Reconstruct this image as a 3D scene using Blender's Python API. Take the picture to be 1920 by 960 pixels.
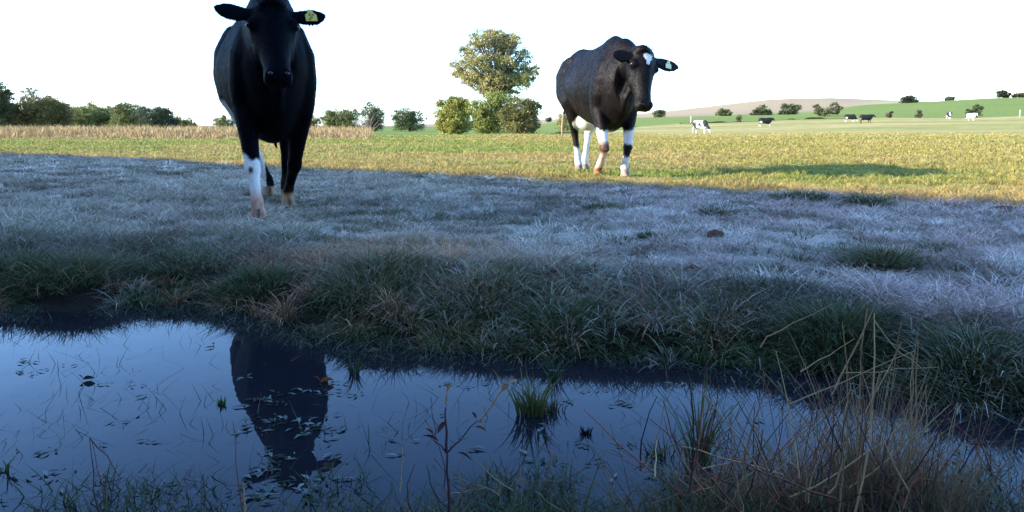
import bpy, math, random
import numpy as np
from mathutils import Vector, Matrix
R = math.radians
S = bpy.context.scene
for o in list(bpy.data.objects): bpy.data.objects.remove(o)

# ------------------------------------------------------------------ camera, sky, sun, exposure
CAM_Z, F, PITCH = 0.65, 1500.0, R(9.27)
cam_d = bpy.data.cameras.new('camera'); cam = bpy.data.objects.new('camera', cam_d); S.collection.objects.link(cam)
cam_d.sensor_width = 36; cam_d.lens = 36*F/1920; cam_d.clip_start = 0.05; cam_d.clip_end = 8000
cam.location = (0, 0, CAM_Z); cam.rotation_euler = (R(90)-PITCH, 0, 0)
S.camera = cam
SUN_EL = R(19.0)
LX, LY = 0.972, 0.235                       # the way sunlight travels over the ground (to the right, a little away)
world = bpy.data.worlds.new("World"); S.world = world; world.use_nodes = True
wn = world.node_tree; wn.nodes.clear()
wo = wn.nodes.new('ShaderNodeOutputWorld'); bg = wn.nodes.new('ShaderNodeBackground'); sky = wn.nodes.new('ShaderNodeTexSky')
sky.sky_type = 'NISHITA'; sky.sun_disc = False; sky.sun_elevation = SUN_EL
sky.sun_rotation = math.atan2(-LX, -LY)
sky.air_density = .85; sky.dust_density = .55; sky.ozone_density = 5.2
bg.inputs['Strength'].default_value = 0.15
wn.links.new(sky.outputs[0], bg.inputs[0]); wn.links.new(bg.outputs[0], wo.inputs[0])
sd = bpy.data.lights.new('sun', 'SUN'); sd.energy = 2.5; sd.angle = R(0.55); sd.color = (1, 0.91, 0.76)
sun = bpy.data.objects.new('sun', sd); S.collection.objects.link(sun)
ldir = Vector((LX*math.cos(SUN_EL), LY*math.cos(SUN_EL), -math.sin(SUN_EL)))
sun.rotation_euler = ldir.to_track_quat('-Z', 'Y').to_euler(); sun.location = (-20, -5, 12)
S.view_settings.view_transform = 'Standard'; S.view_settings.look = 'None'
S.view_settings.exposure = 2.4; S.view_settings.gamma = 1
S.cycles.max_bounces = 6; S.cycles.diffuse_bounces = 3; S.cycles.transparent_max_bounces = 4
S.cycles.use_denoising = True

# ------------------------------------------------------------------ helpers
cp, sp_ = math.cos(PITCH), math.sin(PITCH)
def ray(px, py):
    u, v = (px-960)/F, (480-py)/F
    return u, cp+v*sp_, -sp_+v*cp
def unproj(px, py, z):                       # pixel -> point of the horizontal plane z
    x, y, dz = ray(px, py); t = (z-CAM_Z)/dz
    return np.array([x*t, y*t, z])
def at(px, py, Y):                           # pixel -> point at depth Y
    x, y, dz = ray(px, py); t = Y/y
    return np.array([x*t, Y, CAM_Z+dz*t])
def sst(a, b, x):
    t = np.clip((x-a)/(b-a), 0, 1); return t*t*(3-2*t)
def _h(ix, iy, s):
    n = (ix.astype(np.int64)*374761393 + iy.astype(np.int64)*668265263 + s*1442695041) & 0xffffffff
    n = ((n ^ (n >> 13))*1274126177) & 0xffffffff
    return ((n ^ (n >> 16)) & 0xffffff)/float(0xffffff)
def noise(x, y, sc, s=0):
    x = np.asarray(x, float)*sc; y = np.asarray(y, float)*sc
    ix, iy = np.floor(x), np.floor(y); fx, fy = x-ix, y-iy
    fx, fy = fx*fx*(3-2*fx), fy*fy*(3-2*fy)
    a, b, c, d = _h(ix, iy, s), _h(ix+1, iy, s), _h(ix, iy+1, s), _h(ix+1, iy+1, s)
    return (a*(1-fx)+b*fx)*(1-fy)+(c*(1-fx)+d*fx)*fy
def fbm(x, y, sc, s=0, o=3):
    t = 0; a = 0.5; n = 0
    for k in range(o): t = t+a*noise(x, y, sc*2**k, s+k*7); n += a; a *= .5
    return t/n
rng = np.random.default_rng(7)

def tag(o, label=None, cat=None, group=None, kind=None):
    if label: o['label'] = label
    if cat: o['category'] = cat
    if group: o['group'] = group
    if kind: o['kind'] = kind
    return o
def empty(name, loc=(0, 0, 0), rz=0):
    o = bpy.data.objects.new(name, None); S.collection.objects.link(o)
    o.location = loc; o.rotation_euler = (0, 0, rz); o.empty_display_size = .2
    return o
def mesh_np(name, V, Fq, mat, cols=None, smooth=False, parent=None, link=True):
    V = np.asarray(V, np.float32); Fq = np.asarray(Fq, np.int32); k = Fq.shape[1]
    me = bpy.data.meshes.new(name)
    me.vertices.add(len(V)); me.vertices.foreach_set('co', V.ravel())
    me.loops.add(Fq.size); me.loops.foreach_set('vertex_index', Fq.ravel())
    me.polygons.add(len(Fq)); me.polygons.foreach_set('loop_start', np.arange(0, Fq.size, k, dtype=np.int32))
    if smooth: me.polygons.foreach_set('use_smooth', np.ones(len(Fq), bool))
    if cols is not None:
        c = np.ones((len(V), 4), np.float32); c[:, :3] = cols
        a = me.color_attributes.new('Col', 'FLOAT_COLOR', 'POINT'); a.data.foreach_set('color', c.ravel())
    me.update(calc_edges=True); me.validate()
    if mat: me.materials.append(mat)
    o = bpy.data.objects.new(name, me)
    if link: S.collection.objects.link(o)
    if parent: o.parent = parent
    return o

# ------------------------------------------------------------------ materials
def mat_new(name):
    m = bpy.data.materials.new(name); m.use_nodes = True
    nt = m.node_tree; return m, nt, nt.nodes['Principled BSDF']
def mat_leafy(name, rough=.6, trans=.25, noise_amt=.25, spec=.25):
    m, nt, p = mat_new(name)
    a = nt.nodes.new('ShaderNodeAttribute'); a.attribute_name = 'Col'
    tc = nt.nodes.new('ShaderNodeTexCoord'); no = nt.nodes.new('ShaderNodeTexNoise'); no.inputs['Scale'].default_value = 9
    nt.links.new(tc.outputs['Object'], no.inputs['Vector'])
    mr = nt.nodes.new('ShaderNodeMapRange'); mr.inputs['To Min'].default_value = 1-noise_amt; mr.inputs['To Max'].default_value = 1+noise_amt
    nt.links.new(no.outputs['Fac'], mr.inputs['Value'])
    mx = nt.nodes.new('ShaderNodeVectorMath'); mx.operation = 'SCALE'
    nt.links.new(a.outputs['Color'], mx.inputs[0]); nt.links.new(mr.outputs[0], mx.inputs['Scale'])
    nt.links.new(mx.outputs[0], p.inputs['Base Color'])
    p.inputs['Roughness'].default_value = rough; p.inputs['Specular IOR Level'].default_value = spec
    tr = nt.nodes.new('ShaderNodeBsdfTranslucent'); nt.links.new(mx.outputs[0], tr.inputs['Color'])
    ms = nt.nodes.new('ShaderNodeMixShader'); ms.inputs[0].default_value = trans
    nt.links.new(p.outputs[0], ms.inputs[1]); nt.links.new(tr.outputs[0], ms.inputs[2])
    nt.links.new(ms.outputs[0], nt.nodes['Material Output'].inputs[0])
    return m
M_GRASS = mat_leafy('grass blades', .65, .25)
M_LEAF = mat_leafy('leaves', .55, .3)
M_DRY = mat_leafy('dry stems', .7, .15)
def mat_bark():
    m, nt, p = mat_new('bark')
    tc = nt.nodes.new('ShaderNodeTexCoord'); no = nt.nodes.new('ShaderNodeTexNoise'); no.inputs['Scale'].default_value = 6
    no.inputs['Detail'].default_value = 6
    r = nt.nodes.new('ShaderNodeValToRGB'); r.color_ramp.elements[0].color = (.05, .04, .03, 1); r.color_ramp.elements[1].color = (.2, .165, .125, 1)
    nt.links.new(tc.outputs['Object'], no.inputs['Vector']); nt.links.new(no.outputs['Fac'], r.inputs[0]); nt.links.new(r.outputs[0], p.inputs['Base Color'])
    p.inputs['Roughness'].default_value = .9
    return m
M_BARK = mat_bark()
def mat_ground():
    m, nt, p = mat_new('ground')
    a = nt.nodes.new('ShaderNodeAttribute'); a.attribute_name = 'Col'
    tc = nt.nodes.new('ShaderNodeTexCoord')
    n1 = nt.nodes.new('ShaderNodeTexNoise'); n1.inputs['Scale'].default_value = 22; n1.inputs['Detail'].default_value = 6; n1.inputs['Roughness'].default_value = .7
    n2 = nt.nodes.new('ShaderNodeTexNoise'); n2.inputs['Scale'].default_value = .9; n2.inputs['Detail'].default_value = 5; n2.inputs['Roughness'].default_value = .65
    for n in (n1, n2): nt.links.new(tc.outputs['Object'], n.inputs['Vector'])
    ad = nt.nodes.new('ShaderNodeMath'); ad.operation = 'ADD'
    nt.links.new(n1.outputs['Fac'], ad.inputs[0]); nt.links.new(n2.outputs['Fac'], ad.inputs[1])
    mr = nt.nodes.new('ShaderNodeMapRange'); mr.inputs['From Min'].default_value = .6; mr.inputs['From Max'].default_value = 1.4
    mr.inputs['To Min'].default_value = .6; mr.inputs['To Max'].default_value = 1.4
    nt.links.new(ad.outputs[0], mr.inputs['Value'])
    mx = nt.nodes.new('ShaderNodeVectorMath'); mx.operation = 'SCALE'
    nt.links.new(a.outputs['Color'], mx.inputs[0]); nt.links.new(mr.outputs[0], mx.inputs['Scale'])
    nt.links.new(mx.outputs[0], p.inputs['Base Color']); p.inputs['Roughness'].default_value = .95; p.inputs['Specular IOR Level'].default_value = .1
    b = nt.nodes.new('ShaderNodeBump'); b.inputs['Strength'].default_value = .6; b.inputs['Distance'].default_value = .03
    nt.links.new(n1.outputs['Fac'], b.inputs['Height']); nt.links.new(b.outputs[0], p.inputs['Normal'])
    return m
def mat_water():
    m, nt, p = mat_new('pond water')
    p.inputs['Base Color'].default_value = (.012, .012, .016, 1); p.inputs['Roughness'].default_value = .012; p.inputs['IOR'].default_value = 1.21; p.inputs['Specular Tint'].default_value = (.30, .62, 1, 1)
    tc = nt.nodes.new('ShaderNodeTexCoord'); n = nt.nodes.new('ShaderNodeTexNoise'); n.inputs['Scale'].default_value = 5; n.inputs['Detail'].default_value = 3
    nt.links.new(tc.outputs['Object'], n.inputs['Vector'])
    b = nt.nodes.new('ShaderNodeBump'); b.inputs['Strength'].default_value = .10; b.inputs['Distance'].default_value = .006
    nt.links.new(n.outputs['Fac'], b.inputs['Height']); nt.links.new(b.outputs[0], p.inputs['Normal'])
    return m

# ------------------------------------------------------------------ terrain
WL = [(-500, 578), (-100, 578), (100, 582), (300, 572), (420, 584), (520, 604), (620, 630), (720, 650), (850, 660), (1000, 660), (1150, 666), (1300, 676), (1420, 690), (1550, 702), (1680, 720), (1800, 752), (1920, 775), (2300, 840)]
_w = np.array([unproj(a, b, 0)[:2] for a, b in WL])
def waterline(x):
    return np.interp(x, _w[:, 0], _w[:, 1]) + .05*(noise(x, x*0, 3.1, 3)-.5) + .03*(noise(x, x*0, 9, 4)-.5)
def nearline(x): return 1.16 + .08*(noise(x, x*0, 2, 9)-.5) - .10*sst(.1, .8, x)
BNK = [(-3, .85), (-1.5, .8), (-.6, .62), (0, .5), (.6, .46), (1.2, .42), (2.5, .40)]
def bankw(x): return np.interp(x, [b[0] for b in BNK], [b[1] for b in BNK])
_P = {110: 0}
ROWS = [  # depth, [(pixel column, pixel row of the ground there)]
 (85, [(0, 246), (1000, 247), (1320, 250), (1500, 246), (1920, 243)]),
 (130, [(0, 242), (700, 242), (1000, 245), (1320, 241), (1450, 236), (1600, 231), (1780, 229), (1920, 227)]),
 (170, [(0, 240), (700, 240), (1000, 243), (1060, 242), (1200, 237), (1275, 232), (1400, 229), (1480, 225), (1560, 223), (1680, 221), (1800, 222), (1920, 218)]),
 (300, [(0, 238), (700, 236), (960, 237), (1060, 227), (1200, 221), (1400, 217), (1500, 215), (1560, 211), (1640, 207), (1700, 204), (1800, 198), (1920, 194)]),
 (420, [(0, 238), (700, 236.5), (1060, 223), (1200, 219), (1300, 213), (1400, 207), (1560, 200), (1691, 193.5), (1725, 192), (1850, 185), (1920, 183.5)]),
 (650, [(0, 238), (600, 237), (960, 233), (1060, 222), (1150, 218), (1240, 210), (1312, 202), (1397, 192), (1434, 188), (1472, 186), (1556, 184.5), (1691, 190), (1800, 196), (1920, 199)]),
 (1100, [(0, 237), (900, 236), (1100, 232), (1500, 210), (1920, 212)]),
 (2600, [(0, 235.5), (1920, 235.5)]),
]
def row_z(px, Y, pts):
    py = np.interp(px, [p[0] for p in pts], [p[1] for p in pts])
    v = (480-py)/F
    return CAM_Z + Y*(-sp_+v*cp)/(cp+v*sp_)
def px_of(x, y):
    az = np.clip(np.arctan2(x, y), -R(36), R(36)); return 960+1519.5*np.tan(az)
def H(x, y):
    x = np.asarray(x, float); y = np.asarray(y, float)
    r = np.hypot(x, y); az = np.arctan2(x, y); azc = np.clip(az, -R(36), R(36)); Yd = r*np.cos(azc); px = px_of(x, y)
    base = .135
    ks = [30] + [k for k, _ in ROWS]; zs = [np.full_like(r, base)] + [row_z(px, k, p) for k, p in ROWS]
    z = np.full_like(r, base)
    for i in range(len(ks)-1):
        t = np.clip((Yd-ks[i])/(ks[i+1]-ks[i]), 0, 1); t = t*t*(3-2*t)
        z = np.where(Yd >= ks[i], zs[i]*(1-t)+zs[i+1]*t, z)
    z = np.where(Yd >= ks[-1], zs[-1], z)
    off = sst(R(36), R(75), np.abs(az)); z = z*(1-off) + (base)*off
    near = 1-sst(12, 30, r)
    z = z + near*(.05*(fbm(x, y, .8, 11)-.5) + .055*(fbm(x, y, 3.5, 12)-.5))
    z = z + sst(10, 40, r)*.12*(fbm(x, y, .12, 13)-.5)
    # pond
    wl = waterline(x); s = (y-wl)/bankw(x) + .25*(fbm(x, y, 2.6, 21)-.5)
    nl = nearline(x); s2 = (nl-y)/.5
    up = np.where(s > 0, .48*sst(0, .28, s)+.52*sst(.25, 1.0, s), 0)
    k = np.maximum(up, sst(0, 1, s2))
    inw = np.minimum(np.clip((wl-y)/.25, 0, 1), np.clip((y-nl)/.25, 0, 1))
    zz = z*k - .14*inw
    return np.where((np.abs(x) < 14) & (y < 14), zz, z) if True else zz
# shade edge: the line of the frost
SX, SY, SK = 0.0, 8.05, -.76
def inshade(x, y):                           # metres inside the frosted area, along the normal of its edge
    return (SY + SK*np.asarray(x) - y)/1.256 + .35*(fbm(x, y, .7, 31)-.5) + .12*(noise(x, y, 4, 33)-.5)
def frost(x, y): return sst(-.05, .55, inshade(x, y))
def field_edge(px):                          # where the near pasture gives way to the fields behind
    return np.interp(px, [0, 600, 700, 860, 960, 1060, 1120, 1200, 1275, 1920], [33, 33, 42, 44, 50, 62, 90, 165, 170, 172])
def mixc(a, b, t): t = np.asarray(t)[..., None]; return np.asarray(a)*(1-t)+np.asarray(b)*t
C_YEL, C_GRN, C_TAN, C_STRAW = (.34, .28, .065), (.21, .26, .045), (.40, .29, .11), (.47, .36, .14)
def pasture_col(x, y):
    px = px_of(x, y); r = np.hypot(x, y)
    g = fbm(x*.5, y, .30, 41, 4); g2 = fbm(x, y, 1.8, 43)
    gl = .62*(1-sst(600, 1150, px)) + .28*np.ones_like(r)
    c = mixc(C_YEL, C_GRN, np.clip(sst(.40, .62, g*.65+g2*.35+(gl-.45)*.35), 0, 1))
    straw = sst(.52, .66, fbm(x*.35, y, .5, 47, 3))
    c = mixc(c, C_TAN, straw*.7)
    c = mixc(c, (.44, .29, .10), (1-sst(.1, 1.1, -inshade(x, y)))*.75)
    far = sst(28, 70, r)*sst(700, 1200, px)
    c = mixc(c, C_STRAW, far*(.35+.5*sst(.4, .65, fbm(x*.2, y, .045, 49, 3))))
    c = mixc(c, C_GRN, sst(40, 80, r)*.55*sst(.5, .62, fbm(x*.25, y, .12, 48, 4)))*(1+.35*sst(30, 70, r)*(fbm(x*.6, y, .5, 46, 3)-.5))[..., None]
    return c
def ground_col(x, y):
    px = px_of(x, y); az = np.clip(np.arctan2(x, y), -R(36), R(36)); r = np.hypot(x, y); Yd = r*np.cos(az)
    c = pasture_col(x, y)*.85
    fe = field_edge(px)
    green = mixc((.12, .175, .028), (.18, .21, .045), fbm(x*.4, y, .03, 51, 3))
    green = mixc(green, (.33, .27, .11), sst(30, 70, fe-0)*0)
    k = sst(0, 1, (Yd-fe)/np.maximum(fe*.03, 1)+1)
    c = mixc(c, green, k)
    tanl = (Yd > 30) & (px < 690) & (Yd < 120)
    c = np.where(tanl[..., None], mixc((.33, .23, .11), (.24, .18, .08), fbm(x, y, .3, 52)), c)
    # the harvested hill
    top = np.interp(px, [0, 960, 1060, 1560, 1640, 1700, 1920], [200, 230, 300, 330, 400, 470, 520])
    pk = mixc((.29, .215, .125), (.34, .26, .15), fbm(x*.3, y*.5, .012, 53, 4))
    pk = mixc(pk, (.36, .38, .15), np.clip(sst(1580, 1700, px)*(1-sst(500, 640, Yd)), 0, 1)*.7)
    c = mixc(c, pk, sst(0, 40, Yd-top))
    # frosted ground by the pond
    f = frost(x, y)*(1-sst(30, 60, r))
    fc = mixc((.17, .15, .11), (.46, .41, .34), sst(.3, .7, fbm(x, y, 1.6, 61)))
    c = mixc(c, fc, f)
    # bare wet earth of the banks and the bed
    wl = waterline(x); s = (y-wl)/bankw(x)
    c = mixc(c, (.018, .014, .010), (1-sst(.35, .95, s+.3*(fbm(x, y, 3, 62)-.5)))*(r < 16))
    return c
def terrain():
    rr = np.concatenate([np.geomspace(.25, 1.5, 30, endpoint=False), np.geomspace(1.5, 12, 330, endpoint=False), np.geomspace(12, 200, 260, endpoint=False), np.geomspace(200, 1400, 110, endpoint=False), np.geomspace(1400, 7000, 20)])
    az = np.concatenate([np.linspace(-180, -42, 60, endpoint=False), np.linspace(-42, 42, 640, endpoint=False), np.linspace(42, 180, 60, endpoint=False)])
    A, B = np.meshgrid(R(1)*az, rr, indexing='xy')
    x, y = np.sin(A)*B, np.cos(A)*B
    z = H(x, y); c = ground_col(x, y)
    nr, na = x.shape
    V = np.stack([x, y, z], -1).reshape(-1, 3); c = c.reshape(-1, 3)
    i = np.arange(nr-1)[:, None]*na; j = np.arange(na)[None]; jn = (j+1) % na
    Fq = np.stack([i+j, i+na+j, i+na+jn, i+jn], -1).reshape(-1, 4)
    Fq = Fq[:, ::-1]
    o = mesh_np('ground', V, Fq, mat_ground(), c, smooth=True)
    tag(o, kind='structure')
terrain()
water = mesh_np('pond_water', [(-16, -1, 0), (16, -1, 0), (16, 9, 0), (-16, 9, 0)], [(0, 1, 2, 3)], mat_water()); tag(water, kind='structure')

def ground_at(px, py, lo=3, hi=1300):        # where the sight line of a pixel meets the terrain
    Y = np.geomspace(lo, hi, 4000); x, y, dz = ray(px, py)
    X = x/y*Y; Z = CAM_Z+dz/y*Y; h = H(X, Y); k = np.argmax(Z <= h)
    if Z[k] > h[k]: k = int(np.argmin(Z-h))
    return np.array([X[k], Y[k], h[k]])
def on_ground(px, Y):
    X = (px-960)/1519.5*Y; return np.array([X, Y, float(H(np.array([X]), np.array([Y]))[0])])

# ------------------------------------------------------------------ blades
def blades(P, h, w, az, lean, droop, col, tipcol=None, segs=3, base_w=1.0, power=1.6):
    N = len(P); t = np.linspace(0, 1, segs+1)[None, :]
    h, w, az, lean, droop = [np.broadcast_to(np.asarray(a, float), (N,))[:, None] for a in (h, w, az, lean, droop)]
    hor = lean*t**power; ver = h*(t-droop*t**3)
    dx, dy = np.cos(az), np.sin(az)
    c = np.stack([P[:, 0:1]+dx*hor, P[:, 1:2]+dy*hor, P[:, 2:3]+ver], -1)
    b = rng.uniform(-1.0, 1.0, (N, 1)); sx, sy = np.cos(b), np.sin(b)
    ww = w*.5*(1-t)**.6*(base_w+(1-base_w)*t); ww = np.maximum(ww, w*.06)
    sd = np.stack([sx*ww, sy*ww, np.zeros_like(ww)], -1)
    V = np.stack([c-sd, c+sd], 2).reshape(N, (segs+1)*2, 3)
    q = np.array([[2*k, 2*k+1, 2*k+3, 2*k+2] for k in range(segs)])
    Fq = (np.arange(N)[:, None, None]*(segs+1)*2+q[None]).reshape(-1, 4)
    tipcol = col if tipcol is None else tipcol
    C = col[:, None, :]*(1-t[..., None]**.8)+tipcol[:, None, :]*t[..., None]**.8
    C = np.repeat(C, 2, axis=1)
    return V.reshape(-1, 3), Fq, C.reshape(-1, 3)
def join(parts):
    Vs, Fs, Cs = [], [], []; n = 0
    for V, Fq, C in parts:
        Vs.append(V); Fs.append(Fq+n); Cs.append(C); n += len(V)
    return np.concatenate(Vs), np.concatenate(Fs), np.concatenate(Cs)
def wedge(n, r0, r1, p=2.0, azm=37):         # random ground points seen by the camera, density ~ r^(p-2)
    u = rng.random(n); r = (r0**p+(r1**p-r0**p)*u)**(1/p) if p != 0 else r0*(r1/r0)**u
    a = R(1)*rng.uniform(-azm, azm, n); return np.sin(a)*r, np.cos(a)*r, r
def vary(c, a=.25):
    return np.clip(c*(1+rng.uniform(-a, a, (len(c), 1)))*(1+rng.uniform(-.08, .08, (len(c), 3))), 0, 1)
def const(c, n): return np.tile(np.asarray(c, float), (n, 1))

def strawy(x, y): return np.clip(np.exp(-((x+.52)/.42)**2-((y-2.95)/.5)**2)*2.2*sst(.3, .55, fbm(x, y, 4, 77)+.1), 0, 1)
def frosted_turf():
    parts = []
    x, y, r = wedge(840000, 1.6, 19, .75, 50)
    s = (y-waterline(x)-.02)/bankw(x); f = frost(x, y)
    keep = (s > .3+.5*rng.random(len(x))**2) & (f*rng.random(len(x)) > .04*rng.random(len(x))) & (rng.random(len(x)) < .25+.75*f)
    x, y, r, s, f = x[keep], y[keep], r[keep], s[keep], f[keep]
    n = len(x); z = H(x, y)
    # turf grows in small matted tufts
    tuft = fbm(x, y, 9, 71, 2); patch = fbm(x, y, 1.3, 72); mid = noise(x, y, 3.4, 75)
    hh = (.020+.045*sst(.38, .7, tuft)+.02*sst(.5, .7, patch))*rng.uniform(.4, 1.3, n)
    hh *= .78+.35*(1-sst(.8, 1.9, s))
    az = rng.uniform(0, 2*np.pi, n)
    under = vary(mixc((.07, .085, .035), (.16, .11, .07), sst(.35, .65, fbm(x, y, 2.2, 73))), .35)
    ice = vary(mixc((.80, .70, .55), (.90, .70, .65), sst(-.8, 1.5, x)), .25)
    edge = sst(.4, 1.7, s)                   # more frost away from the wet bank
    blot = fbm(x*.7, y*1.2, 5.5, 76, 3)
    k = np.clip((.30+1.1*sst(.37, .55, patch*.34+mid*.14+blot*.52))*(.22+.78*edge)*(.75+.25*sst(-1, 2, x)), 0, 1)*f*rng.uniform(.35, 1.15, n)
    k = np.clip(k, 0, 1)
    warm = vary(const((.30, .21, .08), n), .3)
    sw = strawy(x, y)*(rng.random(n) < .8); under = mixc(under, vary(const((.52, .28, .14), n), .35), sw); k = k*(1-.75*sw)
    root = mixc(under, ice, k*.5); k = np.clip(k+rng.normal(0, .22, n), 0, 1)*(rng.random(n) > .10); under = under*rng.uniform(.35, 1.2, (n, 1))
    tip = mixc(mixc(under, warm, (1-f)*.8), ice, k)
    w = np.maximum(.0034, r*.00095)*rng.uniform(.7, 1.3, n)
    parts.append(blades(np.stack([x, y, z-.004], -1), hh, w, az, hh*rng.uniform(.3, 2.5, n), rng.uniform(0, .85, n), root, tip, 4))
    # small tufts standing out of the turf: olive, straw and thick with rime
    m = 2000; cx, cy, cr = wedge(m, 1.7, 15, 1.1, 50); ok = ((cy-waterline(cx))/bankw(cx) > .8) & (frost(cx, cy) > .5); cx, cy, cr = cx[ok], cy[ok], cr[ok]; m = len(cx)
    kind = rng.random(m); rad = rng.uniform(.02, .075, m)*(1+cr*.10); nb = 46
    ax = rng.uniform(0, 6.28, (m, nb)); q = np.sqrt(rng.random((m, nb)))
    x = (cx[:, None]+np.cos(ax)*q*rad[:, None]).ravel(); y = (cy[:, None]+np.sin(ax)*q*rad[:, None]).ravel(); r2 = np.repeat(cr, nb); kd = np.repeat(kind, nb)
    n = len(x); z = H(x, y); h = np.repeat(rng.uniform(.035, .085, m), nb)*rng.uniform(.4, 1.15, n)*(1-.4*q.ravel())
    base = np.where((kd < .45)[:, None], (.07, .085, .03), np.where((kd < .7)[:, None], (.20, .125, .065), (.75, .68, .60)))
    tipk = np.clip(rng.random(n)*.5*(kd < .7), 0, 1); base = vary(base.astype(float), .4)
    tp = mixc(base*1.3, ice[:n] if len(ice) >= n else const((.8, .7, .6), n), tipk)
    parts.append(blades(np.stack([x, y, z-.003], -1), h, np.maximum(.0032, r2*.00095)*rng.uniform(.6, 1.4, n), ax.ravel()+rng.normal(0, .8, n), h*rng.uniform(.3, 1.6, n), rng.uniform(0, .7, n), base*.7, tp, 3))
    V, Fq, C = join(parts)
    o = mesh_np('frosted_grass', V, Fq, M_GRASS, C)
    tag(o, 'short matted turf whitened by frost on the shaded ground behind the pond', 'frosted grass', kind='stuff')
def bank_grass():
    parts = []
    # low matted cover
    n = 100000; x = rng.uniform(-4.6, 4.6, n); s = rng.uniform(-.10, 1.25, n); wl = waterline(x); y = wl+s*bankw(x)
    cl = fbm(x, y, 4.2, 81, 2); keep = (cl > .40+.12*rng.random(n)) & (np.abs(x/y) < 1.3); x, y, s = x[keep], y[keep], s[keep]; n = len(x)
    z = np.maximum(H(x, y), -.02); h = rng.uniform(.012, .045, n)
    root = vary(const((.03, .035, .014), n), .4); tip = vary(mixc((.075, .10, .035), (.19, .12, .065), sst(.42, .6, fbm(x, y, 1.1, 85, 2))), .5)
    tip = mixc(tip, (.62, .60, .50), np.clip(sst(.15, .9, s)*rng.random(n), 0, 1))
    parts.append(blades(np.stack([x, y, z-.003], -1), h, .0038*rng.uniform(.5, 1.5, n), rng.uniform(0, 6.28, n), h*rng.uniform(.5, 2.2, n), rng.uniform(0, .8, n), root, tip, 3))
    # arching tufts
    m = 1650; cx = rng.uniform(-4.6, 4.6, m); s = rng.random(m)**.9*1.2-.04; cy = waterline(cx)+s*bankw(cx)
    keep = (fbm(cx, cy, 2.4, 84, 2) > .45) & (np.abs(cx/cy) < 1.3); cx, cy, s = cx[keep], cy[keep], s[keep]; m = len(cx); nb = 52
    rad = rng.uniform(.018, .05, m); hm = rng.uniform(.035, .10, m); kd = rng.random(m)
    ax = rng.uniform(0, 6.28, (m, nb)); q = np.sqrt(rng.random((m, nb)))
    x = (cx[:, None]+np.cos(ax)*q*rad[:, None]).ravel(); y = (cy[:, None]+np.sin(ax)*q*rad[:, None]).ravel(); q = q.ravel(); n = len(x)
    rep = lambda a: np.repeat(a, nb)
    z = np.maximum(H(x, y), -.02); h = rep(hm)*rng.uniform(.4, 1.15, n)
    base = np.where((rep(kd) < .54)[:, None], (.085, .135, .04), np.where((rep(kd) < .86)[:, None], (.34, .18, .085), (.32, .31, .22))).astype(float)
    base = mixc(base, (.50, .27, .13), strawy(x, y)*rep(rng.random(m) < .7)); base = vary(base, .3)*rng.uniform(.5, 1.35, (n, 1))
    ic = np.clip(sst(.0, .9, rep(s))*rng.random(n)*1.1*rep(rng.random(m)), 0, 1)+.55*(rng.random(n) < .10)
    tip = mixc(base*1.2, (.66, .64, .54), np.clip(ic, 0, 1))
    az = ax.ravel()+rng.normal(0, .5, n)
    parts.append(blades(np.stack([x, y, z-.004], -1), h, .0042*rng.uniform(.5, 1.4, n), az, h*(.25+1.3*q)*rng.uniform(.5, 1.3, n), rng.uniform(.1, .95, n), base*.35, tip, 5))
    n = 13000; x = rng.uniform(-4.6, 4.6, n); y = waterline(x)-.22*rng.random(n)**1.7+.03; kf = (fbm(x, y, 5, 86, 2) > .44) & (np.abs(x/y) < 1.3); x, y = x[kf], y[kf]; n = len(x); h = rng.uniform(.008, .04, n)
    c = vary(const((.05, .07, .035), n), .5); c[::5] = vary(const((.20, .20, .15), len(c[::5])), .4)
    parts.append(blades(np.stack([x, y, 0*x-.003], -1), h, .003*rng.uniform(.5, 1.4, n), rng.uniform(0, 6.28, n), h*rng.uniform(.4, 2.4, n), rng.uniform(0, .7, n), c*.6, c, 3))
    V, Fq, C = join(parts); o = mesh_np('bank_grass', V, Fq, M_GRASS, C)
    tag(o, 'drooping dark green and brown grass hanging over the wet far bank of the pond', 'bank grass', kind='stuff')
def pasture_grass():
    x, y, r = wedge(740000, 5, 75, .2, 50)
    f = frost(x, y); az = np.arctan2(x, y); fe = field_edge(px_of(x, y))
    keep = (f < rng.random(len(x))) & (y < fe) & (rng.random(len(x)) > sst(42, 74, r)) & (y > waterline(x)+.6); x, y, r = x[keep], y[keep], r[keep]
    n = len(x); z = H(x, y)
    c = pasture_col(x, y); cl = fbm(x, y, 5, 91, 2)
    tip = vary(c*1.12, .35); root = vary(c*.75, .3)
    dead = rng.random(n) < .3; tip[dead] = vary(const((.46, .34, .13), int(dead.sum())), .25)
    h = (.018+.05*sst(.35, .75, cl))*rng.uniform(.4, 1.3, n)
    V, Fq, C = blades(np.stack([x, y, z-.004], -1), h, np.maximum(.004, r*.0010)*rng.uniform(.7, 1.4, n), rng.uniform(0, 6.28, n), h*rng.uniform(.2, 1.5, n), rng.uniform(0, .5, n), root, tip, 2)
    o = mesh_np('pasture_grass', V, Fq, M_GRASS, C)
    tag(o, 'short sunlit yellow green grass of the open pasture beyond the frost', 'pasture grass', kind='stuff')
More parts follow.
